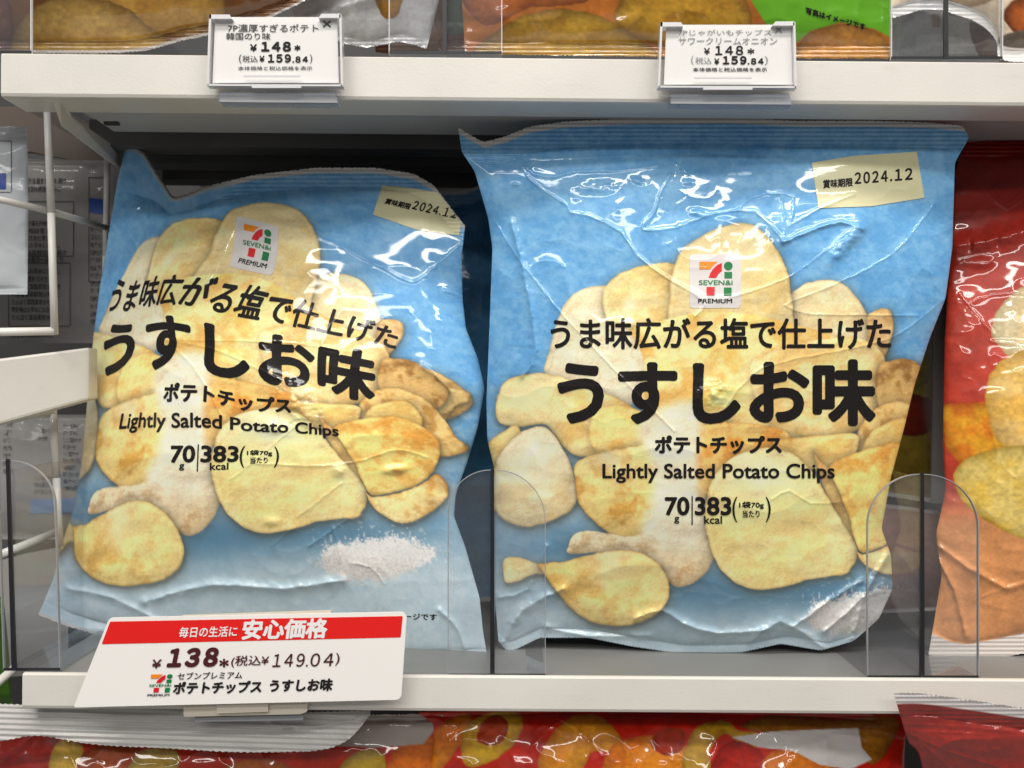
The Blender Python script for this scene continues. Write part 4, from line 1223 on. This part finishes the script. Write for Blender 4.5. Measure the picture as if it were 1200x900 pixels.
prism(bm, [(-1.2, -.35, -.40), (1.4, -.35, -.40), (1.4, .33, -.40), (-1.2, .33, -.40)], [(-1.2, -.35, -.42), (1.4, -.35, -.42), (1.4, .33, -.42), (-1.2, .33, -.42)])
o = link('floor', bm_mesh('floor', bm), M['deck']); o['kind'] = 'structure'

# ------------------------------------------------------------------ clear shelf dividers
def ring_strip(bm, pts, w, y, th):
    """thin rim following an open pixel outline"""
    P = np.asarray(pts, float)
    t = np.gradient(P, axis=0); t /= np.linalg.norm(t, axis=1, keepdims=True)
    nrm = np.stack([-t[:, 1], t[:, 0]], 1) * w / 2
    A, B = P + nrm, P - nrm
    for i in range(len(P) - 1):
        slab(bm, [A[i], A[i + 1], B[i + 1], B[i]], y, th)


def divider(cx, lw, rw, ytop, ybot, label, rim, spine_h, lean=0.0, edge='edge', spine_mat='smoke'):
    y0 = .0045
    root = empty('shelf_divider', at(cx, ybot, y0), label, 'shelf divider', 'clear shelf dividers')
    ang = np.linspace(0, math.pi / 2, 9)
    out, rr = [], 34
    xl, xr = cx - lw, cx + rw
    ang = np.linspace(0, math.pi / 2, 15)
    ra, rb = lw * .95, rw * .95
    left = [(xl + ra * (1 - math.sin(t)), ytop + ra * (1 - math.cos(t))) for t in ang[::-1]] if lw > rr else [(xl, ytop)]
    right = [(xr - rb * (1 - math.sin(t)), ytop + rb * (1 - math.cos(t))) for t in ang] if rw > rr else [(xr, ytop)]
    lx = lambda p: (p[0] + lean * (p[1] - ybot), p[1])
    arch = [lx(p) for p in [(xl, ybot)] + left + right + [(xr, ybot)]]
    bm = bmesh.new(); slab(bm, arch, y0, .0012)
    link('front_plate', bm_mesh('front_plate', bm), M['plate'], root)
    bm = bmesh.new(); ring_strip(bm, arch, 0.9, y0 - .0002, .0016)
    link('rim', bm_mesh('rim', bm), M[rim], root)
    # spine: a tall clear plate running back, its front edge dark
    bm = bmesh.new()
    x, _, z = at(cx, ybot, y0 + .0014)
    h = spine_h * S
    prism(bm, [(x - .0007, y0 + .0014, z), (x + .0007, y0 + .0014, z), (x + .0007, y0 + .0014, z + h), (x - .0007, y0 + .0014, z + h)],
          [(x - .0007, .26, z), (x + .0007, .26, z), (x + .0007, .26, z + h), (x - .0007, .26, z + h)])
    link('spine', bm_mesh('spine', bm), M[spine_mat], root)
    bm = bmesh.new()
    slab(bm, [lx((cx - 2.6, ybot)), lx((cx + 2.6, ybot)), lx((cx + 2.0, ytop - 2)), lx((cx - 2.0, ytop - 2))], y0 - .0012, .0010)
    link('front_edge', bm_mesh('front_edge', bm), M[edge], root)
    # base flange on the deck
    bm = bmesh.new()
    xl3, xr3 = at(xl, ybot, y0)[0], at(xr, ybot, y0)[0]
    prism(bm, [(xl3, y0 + .0015, z - .0004), (xr3, y0 + .0015, z - .0004), (xr3, y0 + .0015, z + .0006), (xl3, y0 + .0015, z + .0006)],
          [(xl3, .25, z - .0004), (xr3, .25, z - .0004), (xr3, .25, z + .0006), (xl3, .25, z + .0006)])
    link('base_flange', bm_mesh('base_flange', bm), M['smoke'], root)
    bm = bmesh.new()
    slab(bm, [(xl, ybot - 3), (xr, ybot - 3), (xr, ybot), (xl, ybot)], y0 - .0009, .0006)
    link('base_edge', bm_mesh('base_edge', bm), M[edge], root)
    return root


divider(577, 52, 62, 551, 793, 'clear plastic divider standing between the two light blue bags', 'rim', 236)
divider(1081, 64, 66, 556, 795, 'clear plastic divider between the right blue bag and the red bag', 'rim', 240)
divider(16, 12, 54, 540, 786, 'clear plastic divider at the left end of the lower shelf', 'rim', 240, .03)
divider(521, 65, 67, -175, 63, 'clear plastic divider on the upper shelf between the brown and orange bags', 'palerim', 240)
divider(1109, 64, 66, -175, 69, 'clear plastic divider at the right end of the upper shelf', 'palerim', 240)
divider(-28, 60, 64, -175, 62, 'clear plastic divider at the left end of the upper shelf', 'palerim', 240)

bm = bmesh.new()
slab(bm, [(1095, 235), (1110, 235), (1109, 590), (1092, 590)], .062, .0015)
o = link('partition_strip', bm_mesh('partition_strip', bm), mat('grey_partition_plastic', (.22, .21, .21), .4, .2, noise=.1))
tag(o, 'narrow grey upright plastic strip between the right blue bag and the red bag', 'partition')

# ------------------------------------------------------------------ red and white price card
yc = -.0085
pc = empty('price_card', at(280, 828, yc), 'large white price card with a red band, clipped to the lower shelf edge', 'price card')
bm = bmesh.new()
slab(bm, rounded([(86, 829), (128, 724), (477, 717), (470, 820)], [2, 7, 7, 7]), yc, .0007)
link('card', bm_mesh('card', bm), M['card'], pc)
bm = bmesh.new()
slab(bm, rounded([(119, 755), (129, 728.5), (472, 722), (469.5, 747)], [1, 1, 1, 1], 2), yc - .00012, .0001)
band = link('red_band', bm_mesh('red_band', bm), M['red'], pc)
pl = lambda a, b: at(a, b, yc - .0003)
sl = -.019
flat_print('lettering', np.concatenate([text_tris('毎日の生活に', 210, 278, 740.5, 12.5, .22, .25, .15, sl), text_tris('安心価格', 284, 384, 737, 24, .95, .3, .15, sl)]), pl, M['white'], band)
flat_print('price', np.concatenate([text_tris('¥', 178, 189, 778, 10.5, .3, .25, .15, sl), text_tris('１３８', 197, 256, 770.5, 23, 1.6, .3, .2, sl, .62), text_tris('*', 257, 268, 777, 10.5, .5, .25, 0, sl),
            text_tris('(税込¥', 271, 315, 775, 14, .15, .25, .12, sl), text_tris('１４９', 320, 357, 773.8, 15.5, .2, .25, .15, sl, .6), poly_tris([(358.5, 779), (360.7, 779), (360.5, 781), (358.3, 781)], .25), text_tris('０４', 364, 391, 773.2, 15.5, .2, .25, .15, sl, .6), text_tris(')', 393, 398, 772.5, 15, .1, .25, .1, sl)]), pl, M['maroon'], pc)
flat_print('lettering', np.concatenate([text_tris('セブンプレミアム', 208, 284, 791.5, 8.5, .15, .22, .15, sl), text_tris('ポテトチップス', 203, 307, 805.5, 15, .65, .25, .15, sl), text_tris('うすしお味', 316, 390, 803, 15, .65, .25, .15, sl)]), pl, M['ink'], pc)
tile, o_, r_, g_, b_ = brand_parts(168, 785.5, 207, 819)
sh = lambda T: np.stack([T[..., 0] - (T[..., 1] - 802) * .15, T[..., 1] + (T[..., 0] - 188) * sl], -1)
bmk = flat_print('brand_mark', sh(o_), pl, M['orange'], pc)
flat_print('red_stripe', sh(r_), pl, M['brandred'], bmk)
flat_print('green_stripe', sh(g_), pl, M['green'], bmk)
flat_print('lettering', sh(b_), pl, M['ink'], bmk)
bm = bmesh.new()
slab(bm, rounded([(215, 826), (360, 822), (360, 834), (352, 837), (215, 840)], [2] * 5, 2), -.0045, .004)
link('clip', bm_mesh('clip', bm), M['clip'], pc)
bm = bmesh.new()
slab(bm, [(254, 826), (314, 824), (314, 834), (254, 836)], -.0062, .0016)
link('clip_tab', bm_mesh('clip_tab', bm), M['clip'], pc)
bm = bmesh.new()
slab(bm, [(212, 722), (388, 716), (388, 719), (212, 726)], yc + .0008, .002)
link('card_backing', bm_mesh('card_backing', bm), M['clip'], pc)
bm = bmesh.new()
slab(bm, [(228, 841), (355, 838), (355, 844), (228, 846)], -.002, .002)
link('clip_foot', bm_mesh('clip_foot', bm), M['rim'], pc)

# ------------------------------------------------------------------ the two small price tags in clear holders
def price_tag(x0, y0, x1, y1, label, lines, tilt):
    yt = -.0055
    root = empty('price_tag', at((x0 + x1) / 2, y1, yt), label, 'price tag', 'price tags on the upper shelf')
    bm = bmesh.new()
    slab(bm, [(x0 + 3, y0), (x1, y0), (x1 + 2, y1), (x0, y1)], yt, .0006)
    card = link('card', bm_mesh('card', bm), M['card'], root)
    pf = lambda a, b: at(a, b, yt - .00025)
    for key, T in lines.items():
        flat_print('lettering', T, pf, M[key], card)
    # holder: clear front, bright edges, two corner tabs, a lower clear lug
    bm = bmesh.new()
    slab(bm, [(x0 - 3, y0 - 3), (x1 + 4, y0 - 3), (x1 + 6, y1 + 5), (x0 - 6, y1 + 4)], yt - .0022, .0006)
    link('holder_front', bm_mesh('holder_front', bm), M['clear'], root)
    bm = bmesh.new()
    slab(bm, [(x0 - 6, y1 + 1.5), (x1 + 6, y1 + 2), (x1 + 6, y1 + 4), (x0 - 6, y1 + 3.5)], yt - .0024, .004)
    slab(bm, [(x0 - 4, y0 - 3), (x0 + 20, y0 - 3), (x0 + 23, y0 + 2), (x0 - 4, y0 + 2)], yt - .0024, .0045)
    slab(bm, [(x1 - 22, y0 + 1), (x1 - 18, y0 - 4), (x1 + 4, y0 - 4), (x1 + 4, y0 + 1)], yt - .0024, .0045)
    slab(bm, [(x0 - 4, y0 - 3), (x0 - 1.5, y0 - 3), (x0 - 4.5, y1 + 3), (x0 - 7, y1 + 3)], yt - .0024, .0045)
    slab(bm, [(x1 + 2.5, y0 - 3), (x1 + 5, y0 - 3), (x1 + 7, y1 + 4), (x1 + 4.5, y1 + 4)], yt - .0024, .0045)
    slab(bm, [(x0 + 36, y1 - 9), (x0 + 103, y1 - 9), (x0 + 103, y1 - 7), (x0 + 36, y1 - 7)], yt - .0026, .0006)
    slab(bm, [(x0 + 46, y1 + 2), (x0 + 104, y1 + 2), (x0 + 104, y1 + 6), (x0 + 46, y1 + 6)], yt - .0026, .0014)
    link('holder_rim', bm_mesh('holder_rim', bm), M['palerim'], root)
    bm = bmesh.new()
    slab(bm, [(x0 + 8, y1 + 11), (x1 - 2, y1 + 11), (x1 + 1, y1 + 24), (x0 + 8, y1 + 23)], yt, .007)
    link('holder_foot', bm_mesh('holder_foot', bm), M['blueclear'], root)
    bm = bmesh.new()
    slab(bm, [(x0 + 8, y1 + 20), (x1, y1 + 21), (x1, y1 + 23.5), (x0 + 8, y1 + 22.5)], yt - .0004, .0012)
    link('holder_foot_edge', bm_mesh('holder_foot_edge', bm), M['rim'], root)
    return root


tt = lambda *a, **k: text_tris(*a, **k)
price_tag(249, 20, 395, 97, 'left price tag reading 148 yen in a clear holder on the upper shelf edge', {
    'greyink': np.concatenate([tt('7P濃厚すぎるポテト', 267, 373, 33, 9.5, .1, .2), tt('韓国のり味', 265, 317, 42.5, 8.5, .1, .2), tt('×', 378, 388, 28, 8, .1, .2), tt('(', 280, 283, 69, 11, .05, .2), tt('税込', 284, 302, 69, 8, .05, .2), tt(')', 363, 366, 69, 11, .05, .2),
                               tt('本体価格と税込価格を表示', 279, 366, 80, 5, .05, .18)]),
    'ink': np.concatenate([tt('¥', 293, 301, 56, 8.5, .35, .2), tt('１４８', 306, 341, 54.5, 11.8, .8, .2, 0, 0, .62), tt('*', 345, 352, 56, 7, .4, .2), tt('¥', 304, 310, 69, 7.5, .3, .2), tt('１５９', 314, 341, 68.3, 10, .55, .2, 0, 0, .62), poly_tris([(342.6, 71.6), (344.4, 71.6), (344.4, 73.4), (342.6, 73.4)], .2), tt('８４', 346, 361, 69.6, 7.5, .4, .2, 0, 0, .6)])}, 0)
price_tag(778, 29, 927, 99, 'right price tag reading 148 yen in a clear holder on the upper shelf edge', {
    'glareink': np.concatenate([tt('7Pじゃがいもチップス', 795, 904, 38, 7, .05, .2), tt('サワークリームオニオン', 795, 911, 48, 8.5, .08, .2), tt('×', 908, 917, 35, 8, .08, .2), tt('(', 810, 813, 70.5, 11, .05, .2), tt('税込', 815, 834, 71, 8, .05, .2), tt(')', 896, 900, 71, 11, .05, .2)]),
    'ink': np.concatenate([tt('¥', 825, 832, 60, 8, .2, .2), tt('１４８', 838, 871, 59, 11, .35, .2, 0, 0, .62), tt('*', 876, 884, 60, 7, .3, .2), tt('¥', 837, 843, 72, 7.5, .3, .2), tt('１５９', 847, 875, 70.5, 10, .6, .2, 0, 0, .62), poly_tris([(876.3, 73.8), (878.1, 73.8), (878.1, 75.6), (876.3, 75.6)], .2), tt('８４', 880, 895, 71.8, 7.5, .4, .2, 0, 0, .6),
                           tt('本体価格と税込価格を表示', 812, 899, 81.5, 5, .08, .18)])}, 0)

# ------------------------------------------------------------------ the next bay at the left: wire rack, pouches, side panel
rack = empty('wire_rack', at(55, 390, .05), 'white wire rack at the left edge with pouches behind it', 'wire rack')
ny, fy = .045, .105
wires = [
    ([(55, 112, ny), (60, 250, ny), (64, 392, ny)], .0017), ([(126, 178, fy), (124, 300, fy), (122, 420, fy)], .0016), ([(-60, 220, ny - .02), (57, 247, ny + .002), (128, 268, fy)], .0016),
    ([(-60, 390, ny - .01), (64, 388, ny)], .0019), ([(62, 480, .07), (66, 560, .07), (70, 640, .07)], .0018), ([(-60, 680, .03), (0, 650, .05), (70, 622, .09)], .0019), ([(-60, 505, .05), (0, 494, .06), (64, 482, .07)], .0018)]
for pts, rad in wires:
    bm = bmesh.new()
    for a, b in zip(pts[:-1], pts[1:]):
        rod(bm, at(*a), at(*b), rad)
    link('wire', bm_mesh('wire', bm, True), M['wire'], rack)
bm = bmesh.new()
slab(bm, [(-160, 440), (104, 407), (104, 468), (-160, 541)], [-.002, .058, .058, -.002], .010)
bevel_all(bm, .0012)
o = link('shelf_end', bm_mesh('shelf_end', bm), M['shelf'])
tag(o, 'pale grey metal shelf end crossing behind the left bag at mid height', 'shelf')
bm = bmesh.new()
slab(bm, [(-160, 700), (26, 650), (80, 640), (80, 790), (-160, 800)], .14, .004)
o = link('side_panel', bm_mesh('side_panel', bm), mat('grey_side_panel', (.36, .35, .33), .5, noise=.08, nscale=20))
tag(o, 'grey metal panel low behind the left divider', 'panel')
bm = bmesh.new()
slab(bm, [(-160, 130), (40, 124), (100, 140), (128, 176), (128, 196), (36, 178), (-160, 168)], .15, .004)
o = link('trim_board', bm_mesh('trim_board', bm), mat('brown_trim', (.11, .085, .07), .5, noise=.15, nscale=20))
tag(o, 'brown trim board under the left end of the upper shelf', 'board')


def pouch(label, box, y, material, marks, bulge=.006, rotp=0.0, seed=1):
    x0, y0, x1, y1 = box
    b = Bag([(x0, y0), ((x0 + x1) / 2, y0 + rotp * .5), (x1, y0 + rotp)], [(x0, y1), ((x0 + x1) / 2, y1), (x1, y1)], [(x0, y0), (x0 - 1, (y0 + y1) / 2), (x0, y1)], [(x1, y0 + rotp), (x1 + 1, (y0 + y1) / 2), (x1, y1)],
            lambda u, v: y + 0 * u, bulge, 2.0, saw=(0, 5), crumple=.35, seed=seed)
    r = empty('pouch', at((x0 + x1) / 2, y1, y), label, 'pouch', 'printed pouches in the wire rack')
    c = np.ones(b.PX.shape + (3,))
    b.film('film', c, r, material)
    for nm, T, mm in marks:
        b.decal(nm, T, mm, r, .0003)
    return r


def jp_lines(x0, x1, y0, y1, pitch, size, seed, step=.4):
    rnd = random.Random(seed)
    pool = ['名称スナック菓子原材料名', '内容量賞味期限は枠外に', '保存方法直射日光を避け', '開封後はお早めにお召し', '製造者株式会社東京都', 'お客様相談室まで', '栄養成分表示一袋当たり', 'たんぱく質脂質炭水化物', '食塩相当量この表示値は']
    out, y = [], y0
    while y < y1:
        s = rnd.choice(pool)
        w = min(x1 - x0, len(s) * size * .98) * rnd.uniform(.7, 1)
        out.append(text_tris(s, x0, x0 + w, y, size, .1, step))
        y += pitch
    return np.concatenate(out)


def box_lines(x0, y0, x1, y1, t=.8):
    return np.concatenate([poly_tris(p, .4) for p in ([(x0, y0), (x1, y0), (x1, y0 + t), (x0, y0 + t)], [(x0, y1), (x1, y1), (x1, y1 + t), (x0, y1 + t)], [(x0, y0), (x0 + t, y0), (x0 + t, y1), (x0, y1)], [(x1, y0), (x1 + t, y0), (x1 + t, y1), (x1, y1)])])


pouch('grey pouch with close printed text behind the upper part of the wire rack', (-120, 182, 190, 402), .135, M['pack'], [
    ('lettering', np.concatenate([jp_lines(22, 86, 212, 232, 10, 7, 1), jp_lines(14, 78, 262, 305, 8.5, 7, 2), jp_lines(14, 78, 318, 378, 9, 7, 3), jp_lines(106, 124, 260, 380, 9, 7, 4), jp_lines(10, 72, 393, 397, 9, 6, 6), jp_lines(-80, -6, 220, 380, 9, 7, 14)]), M['greyink']),
    ('frame_lines', np.concatenate([box_lines(10, 236, 86, 300), box_lines(10, 308, 82, 382), box_lines(104, 208, 126, 330)]), M['greyink']),
    ('blue_block', poly_tris([(105, 232), (123, 234), (123, 252), (105, 249)], .7), M['packblue'])], seed=71, rotp=8)
pouch('pale blue grey pouch standing in front at the far left edge', (-140, 145, 32, 345), .085, M['packlt'], [
    ('lettering', jp_lines(-60, 10, 175, 195, 9, 7, 8), M['greyink']), ('blue_block', poly_tris([(-40, 203), (7, 203), (7, 222), (-40, 222)], .7), M['packblue']), ('frame_lines', box_lines(-60, 165, 13, 225), M['greyink'])], seed=73, rotp=4)
pouch('grey pouch with a pale blue stripe behind the lower left wires', (-120, 486, 170, 632), .15, M['pack'], [
    ('lettering', np.concatenate([jp_lines(44, 60, 505, 520, 9, 6, 9), jp_lines(74, 96, 500, 580, 8, 6.5, 10), jp_lines(4, 16, 498, 560, 9, 7, 11), jp_lines(40, 70, 560, 580, 8, 6, 12)]), M['greyink']),
    ('blue_stripe', poly_tris([(36, 585), (100, 583), (100, 600), (36, 602)], .7), M['packpale'])], seed=75)
gb = Bag([(-120, 690), (-40, 680), (4, 700)], [(-120, 835), (-40, 838), (14, 828)], [(-120, 690), (-124, 760), (-120, 835)], [(4, 700), (10, 760), (14, 828)], lambda u, v: .09 + 0 * u, .012, 2.0, seed=81)
r = empty('pouch', at(-40, 838, .09), 'green pouch just showing at the lower left edge', 'pouch')
gb.film('film', blobs(gb, (60, 96, 34), [], 82), r, M['dullfilm'])
bm = bmesh.new()
rod(bm, at(-60, 850, .03), at(18, 782, .05), .0020)
o = link('metal_rod', bm_mesh('metal_rod', bm, True), M['wire'])
tag(o, 'short white metal rod at the lower left corner by the shelf end', 'rod')

bpy.data.objects.remove(_cob)
bpy.data.curves.remove(_curve)
